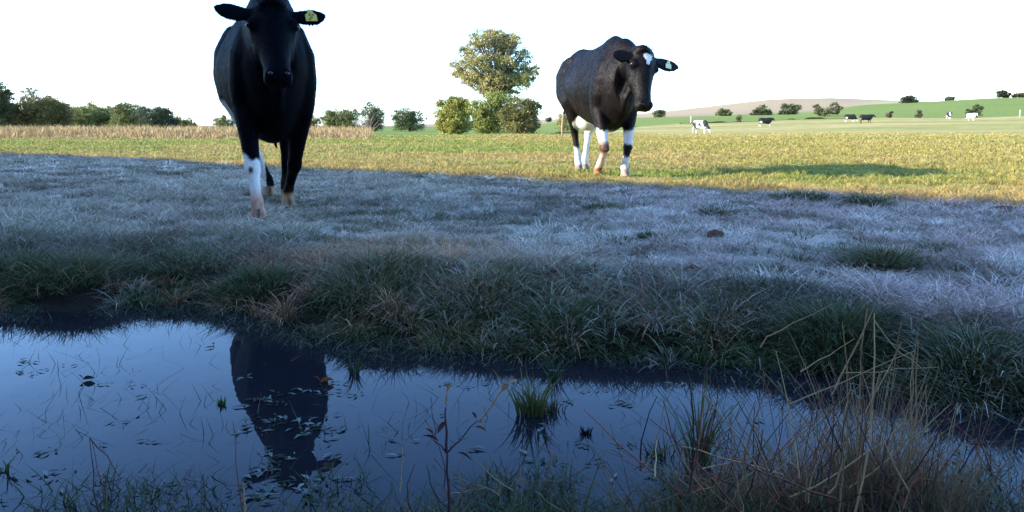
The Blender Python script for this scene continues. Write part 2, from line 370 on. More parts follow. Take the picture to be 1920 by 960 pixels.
def tall_grass():
    n = 60000; px = rng.uniform(-120, 700, n); Y = rng.uniform(31, 60, n)
    keep = rng.random(n) < np.interp(px, [-120, 620, 700], [1, 1, .1]); px, Y = px[keep], Y[keep]; n = len(px)
    x = (px-960)/1519.5*Y; z = H(x, Y); cl = fbm(x, Y, .45, 95)
    h = (.22+.32*sst(.3, .7, cl))*rng.uniform(.5, 1.2, n)*sst(31, 34, Y)
    c = mixc((.36, .24, .12), (.30, .22, .09), cl)
    V, Fq, C = blades(np.stack([x, Y, z], -1), h, .035*rng.uniform(.5, 1.4, n), rng.uniform(0, 6.28, n), h*rng.uniform(.1, .6, n), rng.uniform(0, .3, n), vary(c*.8, .3), vary(c*1.25, .3), 3)
    o = mesh_np('tall_dry_grass', V, Fq, M_DRY, C)
    tag(o, 'strip of tall tan dry grass in front of the trees on the left', 'dry grass', kind='stuff')
frosted_turf(); bank_grass(); pasture_grass(); tall_grass()

def tussock(px, py, rad, hgt, n, label, dry=.2, ice=.1, root_z=None, name='grass_tussock', group='rough tussocks standing out of the frosted turf'):
    p = ground_at(px, py, 1.3, 40)
    a = rng.uniform(0, 6.28, n); q = rad*np.sqrt(rng.random(n))
    x, y = p[0]+np.cos(a)*q, p[1]+np.sin(a)*q*.8
    z = np.maximum(H(x, y), -.03)+.25*hgt*np.clip(1-(q/rad)**2, 0, 1)*rng.random(n)
    q = q*(1+.5*(noise(a*1.3+px, a*0, 1, 7)-.5)); x, y = p[0]+np.cos(a)*q, p[1]+np.sin(a)*q*.8
    h = .82*hgt*rng.uniform(.35, 1.1, n)*(1-.35*(q/rad)**2)
    az = a+rng.normal(0, 1.0, n)
    d = (rng.random(n) < dry)
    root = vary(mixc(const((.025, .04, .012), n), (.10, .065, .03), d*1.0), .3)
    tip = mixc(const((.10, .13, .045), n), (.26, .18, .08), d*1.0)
    tip = tip*rng.uniform(.4, 1.35, (n, 1)); tip = vary(mixc(tip, (.56, .54, .42), np.clip(ice*rng.random(n)*5*(rng.random(n) < .4), 0, .95)), .3)
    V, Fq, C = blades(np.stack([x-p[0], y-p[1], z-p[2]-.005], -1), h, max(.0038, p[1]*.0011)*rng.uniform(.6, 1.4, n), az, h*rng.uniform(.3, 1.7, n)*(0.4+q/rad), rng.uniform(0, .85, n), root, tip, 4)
    o = mesh_np(name, V, Fq, M_GRASS, C); o.location = p
    tag(o, label, 'grass tussock', group); return o
TUS = [
 (135, 520, .22, .13, 2600, 'wide green tussock on the bank at the left end of the pond', .25, .06),
 (345, 505, .17, .11, 1900, 'dark tussock on the bank just left of the legs of the black cow', .2, .12),
 (485, 540, .17, .12, 2300, 'bright green tussock on the bank below the white foreleg of the black cow', .08, .08),
 (700, 540, .26, .13, 2800, 'broad green tussock on the bank right below the brown grass patch', .2, .1),
 (905, 560, .20, .11, 1800, 'dull brown green tussock on the bank in the middle of the pond', .45, .2),
 (1060, 615, .18, .10, 2000, 'low green tussock at the waterline in line with the right cow rump', .15, .12),
 (640, 640, .13, .07, 1300, 'small green tussock spilling into the water right of the cow reflection', .15, .05),
 (840, 635, .11, .06, 900, 'reddish brown tussock low on the bank edge above the dark twig', .8, .1),
 (1570, 640, .15, .15, 2000, 'dark leafy tussock on the bank just behind the tall dry reeds', .1, .04),
 (1820, 690, .16, .13, 2200, 'large green tussock curling over the water at the far right bank', .08, .25),
 (1655, 500, .13, .12, 1600, 'round olive tussock alone in the frost above the dry reeds', .35, .08),
 (1500, 378, .22, .12, 1500, 'dark wide tussock in the frost just below the shadow of the right cow', .25, .06),
 (1625, 385, .19, .13, 1200, 'greyer tussock right beside the dark one below the shadow of the right cow', .35, .25),
 (1125, 395, .15, .08, 900, 'low olive tussock in the frost below the right cow', .3, .12),
 (1350, 403, .14, .07, 700, 'faint low tussock halfway between the right cow and the dark wide tussock', .4, .25),
 (325, 330, .22, .08, 800, 'olive tussock in the frost left of the black cow legs', .4, .15),
 (760, 470, .30, .06, 1700, 'flat brown dead grass patch in the frost right of the black cow hooves', .95, .12),
 (1215, 448, .045, .07, 260, 'small vivid green sprig of grass alone in the frost below the right cow', .0, .02),
 (30, 520, .20, .15, 1900, 'dark tussock cut by the left edge of the picture', .15, .05),
 (260, 470, .12, .07, 800, 'small dark tussock up on the frost left of the black cow hoof', .2, .15),
 (1760, 470, .12, .07, 600, 'thin grey tussock in the frost at the right beside the round olive one', .5, .4),
 (1350, 600, .17, .09, 1400, 'bushy frosted tussock on the bank left of the dry reeds', .4, .35),
]
for t in TUS: tussock(*t[:5], t[5], t[6], t[7])

# ------------------------------------------------------------------ cows
def loft(secs, n=22):                        # secs: centre, half-width vector, half-height vector, (superness, top narrowing)
    V, Fc = [], []
    for c, a, b, *e in secs:
        narrow = e[0] if e else 0; c, a, b = Vector(c), Vector(a), Vector(b)
        for k in range(n):
            t = 2*math.pi*k/n; ct, st = math.cos(t), math.sin(t)
            m = 1-narrow*max(st, 0)**1.3-(.20*max(-st, 0)**1.5 if n == 36 else 0)
            V.append(c+a*ct*m+b*st)
    for i in range(len(secs)-1):
        for k in range(n):
            k2 = (k+1) % n; Fc.append((i*n+k, i*n+k2, (i+1)*n+k2, (i+1)*n+k))
    Fc.append(tuple(range(n-1, -1, -1))); Fc.append(tuple(range((len(secs)-1)*n, len(secs)*n)))
    return V, Fc
def limb(pts, n=16, side=(1, 0, 0)):         # pts: (x,y,z, lateral radius, fore-aft radius)
    P = [Vector(p[:3]) for p in pts]; secs = []
    for i, p in enumerate(P):
        t = (P[min(i+1, len(P)-1)]-P[max(i-1, 0)]).normalized(); s = Vector(side); s = (s-t*s.dot(t)).normalized(); b = t.cross(s)
        secs.append((p, s*pts[i][3], b*pts[i][4]))
    return loft(secs, n)
def ball(c, r, n=12):
    return loft([((c[0], c[1], c[2]+r[2]*math.sin(a)), (r[0]*math.cos(a), 0, 0), (0, r[1]*math.cos(a), 0)) for a in np.linspace(-1.5, 1.5, 9)], n)
def remeshed(chunks, vox, smooth=4):
    V, Fc = [], []
    for v, f in chunks:
        n = len(V); V += [tuple(p) for p in v]; Fc += [tuple(i+n for i in q) for q in f]
    me = bpy.data.meshes.new('tmp'); me.from_pydata(V, [], Fc); me.update()
    o = bpy.data.objects.new('tmp', me); S.collection.objects.link(o)
    import bmesh
    bm = bmesh.new(); bm.from_mesh(me); bmesh.ops.recalc_face_normals(bm, faces=bm.faces); bm.to_mesh(me); bm.free()
    m = o.modifiers.new('r', 'REMESH'); m.mode = 'VOXEL'; m.voxel_size = vox; m.use_smooth_shade = True
    s = o.modifiers.new('s', 'SMOOTH'); s.iterations = smooth; s.factor = .5
    dg = bpy.context.evaluated_depsgraph_get(); out = bpy.data.meshes.new_from_object(o.evaluated_get(dg))
    bpy.data.objects.remove(o); out.name = 'body'
    return out
def mat_coat(spec=.16, name='cow coat', relief=.35):
    m, nt, p = mat_new(name)
    a = nt.nodes.new('ShaderNodeAttribute'); a.attribute_name = 'Col'
    tc = nt.nodes.new('ShaderNodeTexCoord')
    mp = nt.nodes.new('ShaderNodeMapping'); mp.inputs['Scale'].default_value = (60, 60, 14)
    no = nt.nodes.new('ShaderNodeTexNoise'); no.inputs['Scale'].default_value = 1.6; no.inputs['Detail'].default_value = 5; no.inputs['Roughness'].default_value = .65
    n2 = nt.nodes.new('ShaderNodeTexNoise'); n2.inputs['Scale'].default_value = 5; n2.inputs['Detail'].default_value = 4
    nt.links.new(tc.outputs['Object'], mp.inputs[0]); nt.links.new(mp.outputs[0], no.inputs['Vector']); nt.links.new(tc.outputs['Object'], n2.inputs['Vector'])
    ad = nt.nodes.new('ShaderNodeMath'); ad.operation = 'ADD'; nt.links.new(no.outputs['Fac'], ad.inputs[0]); nt.links.new(n2.outputs['Fac'], ad.inputs[1])
    mr = nt.nodes.new('ShaderNodeMapRange'); mr.inputs['From Min'].default_value = .7; mr.inputs['From Max'].default_value = 1.3
    mr.inputs['To Min'].default_value = .85; mr.inputs['To Max'].default_value = 1.12
    nt.links.new(ad.outputs[0], mr.inputs['Value'])
    mx = nt.nodes.new('ShaderNodeVectorMath'); mx.operation = 'SCALE'; nt.links.new(a.outputs['Color'], mx.inputs[0]); nt.links.new(mr.outputs[0], mx.inputs['Scale'])
    nt.links.new(mx.outputs[0], p.inputs['Base Color']); p.inputs['Roughness'].default_value = .56; p.inputs['Specular IOR Level'].default_value = spec
    p.inputs['Sheen Weight'].default_value = .0; p.inputs['Sheen Roughness'].default_value = .4
    b = nt.nodes.new('ShaderNodeBump'); b.inputs['Strength'].default_value = .4; b.inputs['Distance'].default_value = .006 if relief > .3 else .004
    n3 = nt.nodes.new('ShaderNodeTexNoise'); n3.inputs['Scale'].default_value = 7; n3.inputs['Detail'].default_value = 2
    mp3 = nt.nodes.new('ShaderNodeMapping'); mp3.inputs['Scale'].default_value = (1, 1.6, .6); nt.links.new(tc.outputs['Object'], mp3.inputs[0]); nt.links.new(mp3.outputs[0], n3.inputs['Vector'])
    b2 = nt.nodes.new('ShaderNodeBump'); b2.inputs['Strength'].default_value = relief; b2.inputs['Distance'].default_value = .07
    nt.links.new(n3.outputs['Fac'], b2.inputs['Height']); nt.links.new(b2.outputs[0], b.inputs['Normal'])
    nt.links.new(ad.outputs[0], b.inputs['Height']); nt.links.new(b.outputs[0], p.inputs['Normal'])
    return m
M_HAIR = mat_leafy('coat hair', .6, .0, .1, .03); M_COAT = mat_coat(); M_COAT_BLACK = mat_coat(.02, 'black cow coat', .15)
def mat_plain(name, col, rough=.5, spec=.5):
    m, nt, p = mat_new(name); 
    tc = nt.nodes.new('ShaderNodeTexCoord'); no = nt.nodes.new('ShaderNodeTexNoise'); no.inputs['Scale'].default_value = 30
    r = nt.nodes.new('ShaderNodeValToRGB'); r.color_ramp.elements[0].color = (*[c*.75 for c in col], 1); r.color_ramp.elements[1].color = (*[min(1, c*1.2) for c in col], 1)
    nt.links.new(tc.outputs['Object'], no.inputs['Vector']); nt.links.new(no.outputs['Fac'], r.inputs[0]); nt.links.new(r.outputs[0], p.inputs['Base Color'])
    p.inputs['Roughness'].default_value = rough; p.inputs['Specular IOR Level'].default_value = spec; return m
M_EYE = mat_plain('eye', (.008, .006, .005), .15, .4)
M_TAGY = mat_plain('yellow tag', (.55, .40, .06), .5); M_TAGW = mat_plain('pale tag', (.80, .74, .42), .5)
M_INK = mat_plain('tag print', (.05, .04, .03), .7)

def foreleg(sd, hoof, knee=None, fet=None):
    x0 = .15*sd; E = Vector((.165*sd, .0, .66)); h = Vector(hoof)
    if knee is None:
        t = (E.z-.29)/(E.z-h.z); knee = E.lerp(h, t); knee.y += .025
    knee = Vector(knee)
    if fet is None: fet = Vector((h.x*.95+knee.x*.05, h.y-.035, h.z+.10))
    fet = Vector(fet); K = knee; dn = (fet-K).normalized(); m = K.lerp(E, .45); c1 = K+(fet-K)*.22; c2 = K+(fet-K)*.7
    P = [(x0*.8, .03, 1.10, .07, .15), (x0, .05, .95, .10, .17), (x0*1.08, .03, .80, .098, .145), (*E, .078, .115), (*m, .054, .068), (*(K+(E-K)*.13), .045, .05), (*K, .05, .053),
         (*c1, .036, .039), (*c2, .031, .035), (*fet, .042, .045), (*fet.lerp(h+Vector((0, 0, .05)), .6), .037, .042), (h.x, h.y, h.z+.052, .046, .052), (h.x, h.y+.012, h.z+.0, .056, .07)]
    return limb(P)
def hindleg(sd, hoof):
    h = Vector(hoof); hk = Vector((.15*sd*.5+h.x*.5, h.y-.07, .42)); fet = Vector((h.x, h.y-.02, h.z+.11))
    st = Vector((.20*sd, -1.0+.25*(h.y+1.28), .78))
    P = [(.13*sd, -1.22, 1.20, .09, .17), (.165*sd, -1.20, 1.05, .13, .23), (.185*sd, -1.14, .90, .125, .22), (*st.lerp(hk, .12), .10, .155), (*st.lerp(hk, .5), .068, .10), (*st.lerp(hk, .85), .044, .065),
         (*hk, .042, .062), (hk.x*.8+fet.x*.2, hk.y*.85+fet.y*.15+.012, .35, .034, .042), (*hk.lerp(fet, .65), .032, .037), (*fet, .044, .046), (h.x, h.y, h.z+.06, .042, .048), (h.x, h.y+.015, h.z, .056, .068)]
    return limb(P)
def cow(name, label, cat, pos, heading, sc, hooves, head, paint, vox=.014, belly=1.0, tail=True, ear_kw=None, group=None, knee=None, depth=0):
    """pos: ground point below the withers; heading: angle of the forward axis from -Y (towards the camera), positive to +X"""
    phi = math.pi+heading; root = empty(name, pos, phi); tag(root, label, cat, group)
    w = belly; d = depth
    T = [(-1.50, 1.03, .08, .10), (-1.46, 1.03, .17, .19), (-1.36, 1.025, .225, .27), (-1.18, 1.01, .262*w**.5, .325), (-.98, .945, .29*w, .385+d/2), (-.72, .905, .325*w, .405+d/2), (-.45, .89, .335*w, .425+d/2),
         (-.2, .90, .30*w, .435), (0.0, .925, .245, .445), (.12, .93, .215, .40), (.24, .93, .17, .33), (.33, .93, .11, .22)]
    T = [(y, z-(.015 if y > -.3 else -.01), a, b+(.015 if y > -.3 else 0)) for y, z, a, b in T]; TT = []
    for i in range(len(T)-1):                # smooth the trunk between the stations
        p0, p1, p2_, p3 = [np.array(T[min(max(j, 0), len(T)-1)]) for j in (i-1, i, i+1, i+2)]
        for k in range(5):
            t = k/5; TT.append(.5*((2*p1)+(-p0+p2_)*t+(2*p0-5*p1+4*p2_-p3)*t*t+(-p0+3*p1-3*p2_+p3)*t**3))
    TT.append(np.array(T[-1]))
    chunks = [loft([((0, y, z), (a, 0, 0), (0, 0, b), .40-.12*float(sst(0, .9, -y))) for y, z, a, b in TT], 36)]
    for s in (1, -1):                        # hip bones, pin bones, shoulder points
        chunks.append(ball((.165*s, -1.12, 1.20), (.05, .13, .05)))
        chunks.append(ball((.10*s, -1.46, 1.10), (.05, .06, .05)))
        pass
        chunks.append(foreleg(s, hooves['f%d' % s], (knee or {}).get('k%d' % s), (knee or {}).get('t%d' % s)))
        chunks.append(hindleg(s, hooves['h%d' % s]))
    chunks.append(ball((0, -.95, .56), (.15, .17, .12)))            # udder
    chunks.append(ball((0, -.06, 1.30), (.06, .26, .06)))          # withers
    chunks.append(ball((0, -1.30, 1.27), (.07, .2, .045)))
    # head
    P = Vector(head['poll']); fd = Vector(head['fd']).normalized(); s = Vector(head['side']); s = (s-fd*s.dot(fd)).normalized()
    nrm = s.cross(fd)
    if nrm.dot(Vector(head['nrm'])) < 0: nrm = -nrm
    L, hs = head['L'], head['L']/.50
    HS = [(-.03, .055, .045, .03), (.02, .092, .075, .0), (.12, .112, .10, .0), (.26, .122, .118, -.006), (.38, .112, .122, -.004), (.52, .090, .108, .0), (.66, .072, .086, .002), (.78, .064, .072, .0), (.87, .070, .068, -.003), (.94, .074, .064, -.002), (.985, .066, .052, .008), (1.01, .045, .034, .02)]
    secs = []
    for t, a, b, off in HS:
        c = P+fd*(t*L)-nrm*(b*hs+off*hs); secs.append((c, s*a*hs, nrm*b*hs, .12))
    chunks.append(loft(secs, 26))
    hp = lambda t, a, b: P+fd*(t*L)+s*(a*hs)+nrm*(b*hs)
    for sg in (1, -1):
        chunks.append(ball(hp(.27, sg*.098, -.055), (.035*hs, .035*hs, .038*hs)))     # brow
        chunks.append(ball(hp(.50, sg*.070, -.13), (.035*hs, .04*hs, .06*hs)))        # cheek and jaw
        chunks.append(ball(hp(.93, sg*.042, -.022), (.026*hs, .026*hs, .03*hs)))      # nostril flare
    chunks.append(ball(hp(.93, 0, -.118), (.045*hs, .045*hs, .028*hs)))               # chin
    chunks.append(ball(hp(.02, 0, -.05), (.06*hs, .05*hs, .035*hs)))                   # poll
    # neck
    nb = hp(.22, 0, -.12); nt_ = hp(.06, 0, -.09)
    A = Vector((0, .02, 1.02)); ln = (nb-A)
    chunks.append(loft([((0, -.05, 1.03), (.18, 0, 0), (0, .05, .30)), (A.lerp(nt_, .3), (.155, 0, 0), (0, .06, .27)), (A.lerp(nb, .62), (.125, 0, 0), (0, .08, .20)), (nb.lerp(nt_, .4)-nrm*.0, s*.098*hs, Vector((0, .09, .13))*hs), (nb.lerp(nt_, .3)+nrm*.04, s*.08*hs, Vector((0, .08, .09))*hs)], 22))
    # dewlap
    chunks.append(limb([(0, .22, .66, .05, .10), (0, .30, .80, .045, .12), (*A.lerp(nb, .8)[:2], nb.z-.12, .03, .06)], 12))
    ears = []
    for sg in (1, -1):
        e = (ear_kw or {}).get(sg, {}); d = (s*sg*e.get('out', 1)+Vector((0, 0, 1))*e.get('up', -.05)-nrm*e.get('back', .25)).normalized()
        b0 = hp(.10, sg*.085, -.085); wv = (fd*1.0-d*fd.dot(d)).normalized(); tv = d.cross(wv); LE = e.get('len', .19)*hs
        secs = []
        for t, a, b in [(0, .035, .03), (.15, .034, .024), (.35, .054, .016), (.6, .060, .013), (.8, .048, .012), (.93, .028, .011), (1.0, .010, .007)]:
            cup = tv*0; secs.append((b0+d*LE*t+wv*(.012*math.sin(t*3.1)), wv*a*hs, tv*max(b, vox*.72 if vox < .02 else .018)*hs))
        chunks.append(loft(secs, 14)); ears.append((b0, d, wv, tv, LE))
    if tail:
        ty = hooves.get('tail', 0)
        chunks.append(limb([(0, -1.44, 1.20, .035, .035), (0, -1.54, 1.10, .028, .028), (ty*.5, -1.57, .85, .022, .022), (ty, -1.56, .62, .017, .017), (ty*1.1, -1.55, .52, .021, .021), (ty*1.15, -1.53, .43, .019, .019), (ty*1.2, -1.52, .36, .010, .010)], 10))
    me = remeshed([([v*sc for v in c[0]], c[1]) for c in chunks], vox, 12 if vox < .02 else 1)
    n = len(me.vertices); co = np.empty(n*3, np.float32); me.vertices.foreach_get('co', co); co = co.reshape(-1, 3)/sc
    C = np.ones((n, 4), np.float32)
    q = [np.array(hp(t, a, b)) for t, a, b in ((.2, 0, 0),)]
    C[:, :3] = paint(co, dict(P=np.array(P), fd=np.array(fd), s=np.array(s), n=np.array(nrm), L=L, hs=hs))
    for kk in ('f1', 'f-1', 'h1', 'h-1'):    # cleft and dirt of the hooves
        hh = hooves[kk]; cl = (np.abs(co[:, 0]-hh[0]) < .009) & (np.abs(co[:, 1]-hh[1]) < .12) & (co[:, 2]-hh[2] < .075)
        C[cl, :3] *= .25
        low = (np.hypot(co[:, 0]-hh[0], co[:, 1]-hh[1]) < .13) & (co[:, 2]-hh[2] < .22)
        mud = sst(.42, .7, fbm(co[:, 0]*25, co[:, 2]*25+co[:, 1]*9, 1, 88))*np.clip(1-(co[:, 2]-hh[2])/.22, 0, 1)*low
        C[:, :3] = mixc(C[:, :3], (.11, .07, .045), mud*.8)
    at_ = me.color_attributes.new('Col', 'FLOAT_COLOR', 'POINT'); at_.data.foreach_set('color', C.ravel())
    me.materials.clear(); me.materials.append(M_COAT_BLACK if vox == .010 else M_COAT)
    b = bpy.data.objects.new('body', me); S.collection.objects.link(b); b.parent = root
    if vox < .02:                            # short lying coat hair
        me.calc_loop_triangles(); nt3 = len(me.loop_triangles); tri = np.empty(nt3*3, np.int32); me.loop_triangles.foreach_get('vertices', tri); tri = tri.reshape(-1, 3)
        vc = co*sc; a, b3, c3 = vc[tri[:, 0]], vc[tri[:, 1]], vc[tri[:, 2]]; cr = np.cross(b3-a, c3-a); ar = np.linalg.norm(cr, axis=1); nn = cr/np.maximum(ar, 1e-9)[:, None]
        N = 60000; k = rng.choice(nt3, N, p=ar/ar.sum()); u = rng.random((N, 1)); v = rng.random((N, 1)); fl = u+v > 1; u = np.where(fl, 1-u, u); v = np.where(fl, 1-v, v)
        P0 = a[k]+(b3[k]-a[k])*u+(c3[k]-a[k])*v; n0 = nn[k]; cc = C[tri[k, 0], :3]
        keep = P0[:, 2] > .10*sc; P0, n0, cc = P0[keep], n0[keep], cc[keep]; N = len(P0)
        lay = np.array([0, -.45, -1.])+rng.normal(0, .35, (N, 3)); lay -= n0*(lay*n0).sum(1)[:, None]; lay /= np.linalg.norm(lay, axis=1)[:, None]+1e-6
        d = lay+n0*rng.uniform(.15, .55, (N, 1)); sdv = np.cross(d, n0); sdv /= np.linalg.norm(sdv, axis=1)[:, None]+1e-6; ln = rng.uniform(.008, .020, (N, 1)); w0 = .0013
        V3 = np.stack([P0-sdv*w0, P0+sdv*w0, P0+d*ln*.6+sdv*w0*.7, P0+d*ln*.6-sdv*w0*.7], 1).reshape(-1, 3)
        hc = cc*rng.uniform(.75, 1.2, (N, 1))*np.where(cc.mean(1) < .1, .5 if vox == .010 else .8, 1)[:, None]
        mesh_np('coat_hair', V3, np.arange(4*N).reshape(-1, 4), M_HAIR, np.repeat(hc, 4, axis=0), parent=root)
    root['_d'] = 0; del root['_d']
    return root, hp, ears, hs, sc, s, fd, nrm
def add_eyes(c):
    root, hp, ears, hs, sc, s, fd, nrm = c
    for sg in (1, -1):
        v, f = ball(hp(.285, sg*.117, -.055)*sc, (.018*sc, .018*sc, .018*sc), 16)
        me = bpy.data.meshes.new('eye'); me.from_pydata(v, [], f); me.materials.append(M_EYE); me.shade_smooth()
        o = bpy.data.objects.new('eye', me); S.collection.objects.link(o); o.parent = root
        # nostril
        v, f = ball(hp(.955, sg*.040, -.004)*sc, (.013*sc, .010*sc, .011*sc), 12)
        me = bpy.data.meshes.new('nostril'); me.from_pydata(v, [], f); me.materials.append(M_EYE); me.shade_smooth()
        o = bpy.data.objects.new('nostril', me); S.collection.objects.link(o); o.parent = root
def add_tag(c, sg, mat, front, label, t=.55):
    root, hp, ears, hs, sc, s, fd, nrm = c
    b0, d, wv, tv, LE = ears[0 if sg == 1 else 1]
    if tv.dot(Vector(front)) < 0: tv = -tv
    c0 = b0+d*LE*t+tv*.022*hs; w = wv; out = []
    prof = [(-.012, -.012), (.012, -.012), (.016, .01), (.030, .022), (.030, .062), (-.030, .062), (-.030, .022), (-.016, .01)]
    V = [(c0+d*a*1.0+w*(b-.01)+tv*z)*sc for z in (0, .004) for a, b in prof]
    Fc = [tuple(range(8, 16)), tuple(range(7, -1, -1))]+[(k, (k+1) % 8, 8+(k+1) % 8, 8+k) for k in range(8)]
    me = bpy.data.meshes.new('ear_tag'); me.from_pydata(V, [], Fc); me.materials.append(mat)
    o = bpy.data.objects.new('ear_tag', me); S.collection.objects.link(o); o.parent = root; o['label'] = label
    for k, (a0, b0_) in enumerate([(-.012, .020), (.006, .020), (-.004, .036), (-.014, .048)] if mat is M_TAGY else []):
        q = [(c0+d*(a0+da)+w*(b0_+db-.01)+tv*.0055)*sc for da, db in ((0, 0), (.012, .002), (.010, .009), (-.001, .007))]
        mk = bpy.data.meshes.new('print'); mk.from_pydata(q, [], [(0, 1, 2, 3)]); mk.materials.append(M_INK)
        ob = bpy.data.objects.new('print', mk); S.collection.objects.link(ob); ob.parent = o
    v, f = ball((c0+tv*.005)*sc, (.007*sc,)*3, 10)
    me = bpy.data.meshes.new('stud'); me.from_pydata(v, [], f); me.materials.append(mat)
    s2 = bpy.data.objects.new('stud', me); S.collection.objects.link(s2); s2.parent = o
def poll_hair(c, col, n=500, ln=.045):
    root, hp, ears, hs, sc, s, fd, nrm = c
    P = np.array([hp(rng.uniform(-.04, .16), rng.uniform(-.07, .07), rng.uniform(-.09, .004))*sc for _ in range(n)])
    a = rng.uniform(0, 6.28, n); l = ln*sc*rng.uniform(.4, 1.2, n)
    V, Fq, C = blades(P, l, .0045, a, l*rng.uniform(.2, 1, n), .4, vary(const(col, n), .3), None, 3)
    o = mesh_np('poll_hair', V, Fq, M_DRY, C, parent=root); return o
def patch(co, c, r, s=0, amp=.35):
    d = (co-np.array(c))/np.array(r); d = np.sqrt((d**2).sum(1))
    d = d + amp*(fbm(co[:, 0]*7+co[:, 1]*5, co[:, 2]*7+co[:, 1]*3, 1, 101+s)-.5)
    return 1-sst(.93, 1.07, d)
def to_local(p, pos, heading, sc):
    phi = math.pi+heading; dx, dy, dz = p[0]-pos[0], p[1]-pos[1], p[2]-pos[2]
    c, s = math.cos(-phi), math.sin(-phi); return Vector(((dx*c-dy*s)/sc, (dx*s+dy*c)/sc, dz/sc))
WHITE, PINK, HOOF, BLACK = (.72, .68, .62), (.50, .27, .19), (.36, .22, .13), (.0012, .0024, .0046)

# --- the black cow on the left, facing the camera
sc1, hd1 = .93, math.atan2(.276, .70)
F1 = np.array([-1.353, 4.62, 0]); F1[2] = float(H(F1[:1], F1[1:2])[0])
pl = lambda px, py, Y=None, z=None: to_local(at(px, py, Y) if Y else unproj(px, py, z), F1, hd1, sc1)
def hoof_local(px, py, F, hd, sc, Y=None):
    g = ground_at(px, py, 2.5, 30) if Y is None else on_ground(px, Y); g[2] -= .004; return to_local(g, F, hd, sc)
hv = {'f1': hoof_local(485, 413, F1, hd1, sc1), 'f-1': hoof_local(541, 390, F1, hd1, sc1), 'h1': hoof_local(505, 368, F1, hd1, sc1), 'h-1': hoof_local(539, 380, F1, hd1, sc1), 'tail': -.12}
print('hooves1', {k: tuple(round(a, 2) for a in v) if k != 'tail' else v for k, v in hv.items()})
def paint1(co, h):
    c = const(BLACK, len(co)); z = co[:, 2]; f1 = np.array(hv['f1'])
    x, y = co[:, 0], co[:, 1]
    nearf1 = (x > -.02) & (y > -.15)
    k = nearf1*(1-sst(.335, .355, z-.02*(x-f1[0])/.05+.012*np.sin(x*90)))
    c = mixc(c, WHITE, k)
    c = mixc(c, (.10, .06, .045), patch(co, (f1[0]+.03, .30, .285), (.035, .10, .05), 3, .3))
    c = mixc(c, PINK, nearf1*(1-sst(.10, .19, z+.05*(fbm(x*20, y*20, 1, 5)-.5))))
    hr = (y < -.7) & (x > -.02) ; c = mixc(c, WHITE, hr*(1-sst(.70, .74, z)))
    c = mixc(c, HOOF, (~nearf1)*(1-sst(.085, .10, z)))
    return c
poll1 = pl(509, -6, 4.02); muz1 = pl(524, 144, 3.78)
fd = (muz1-poll1); L1 = fd.length
c1 = cow('cow', 'black cow on the left facing the camera with one white foreleg, standing in shade', 'cow', F1, hd1, sc1, hv,
  dict(poll=poll1, fd=fd, side=(1, 0.02, -.03), nrm=(0, 1, .3), L=L1), paint1, vox=.010, belly=.93,
  ear_kw={1: dict(up=.16, back=.05, len=.205), -1: dict(up=.10, back=.05, len=.205)})
print('L1', L1)
add_eyes(c1); add_tag(c1, -1, M_TAGY, (0, 1, 0), 'yellow ear tag'); poll_hair(c1, (.02, .018, .018), 400, .03)

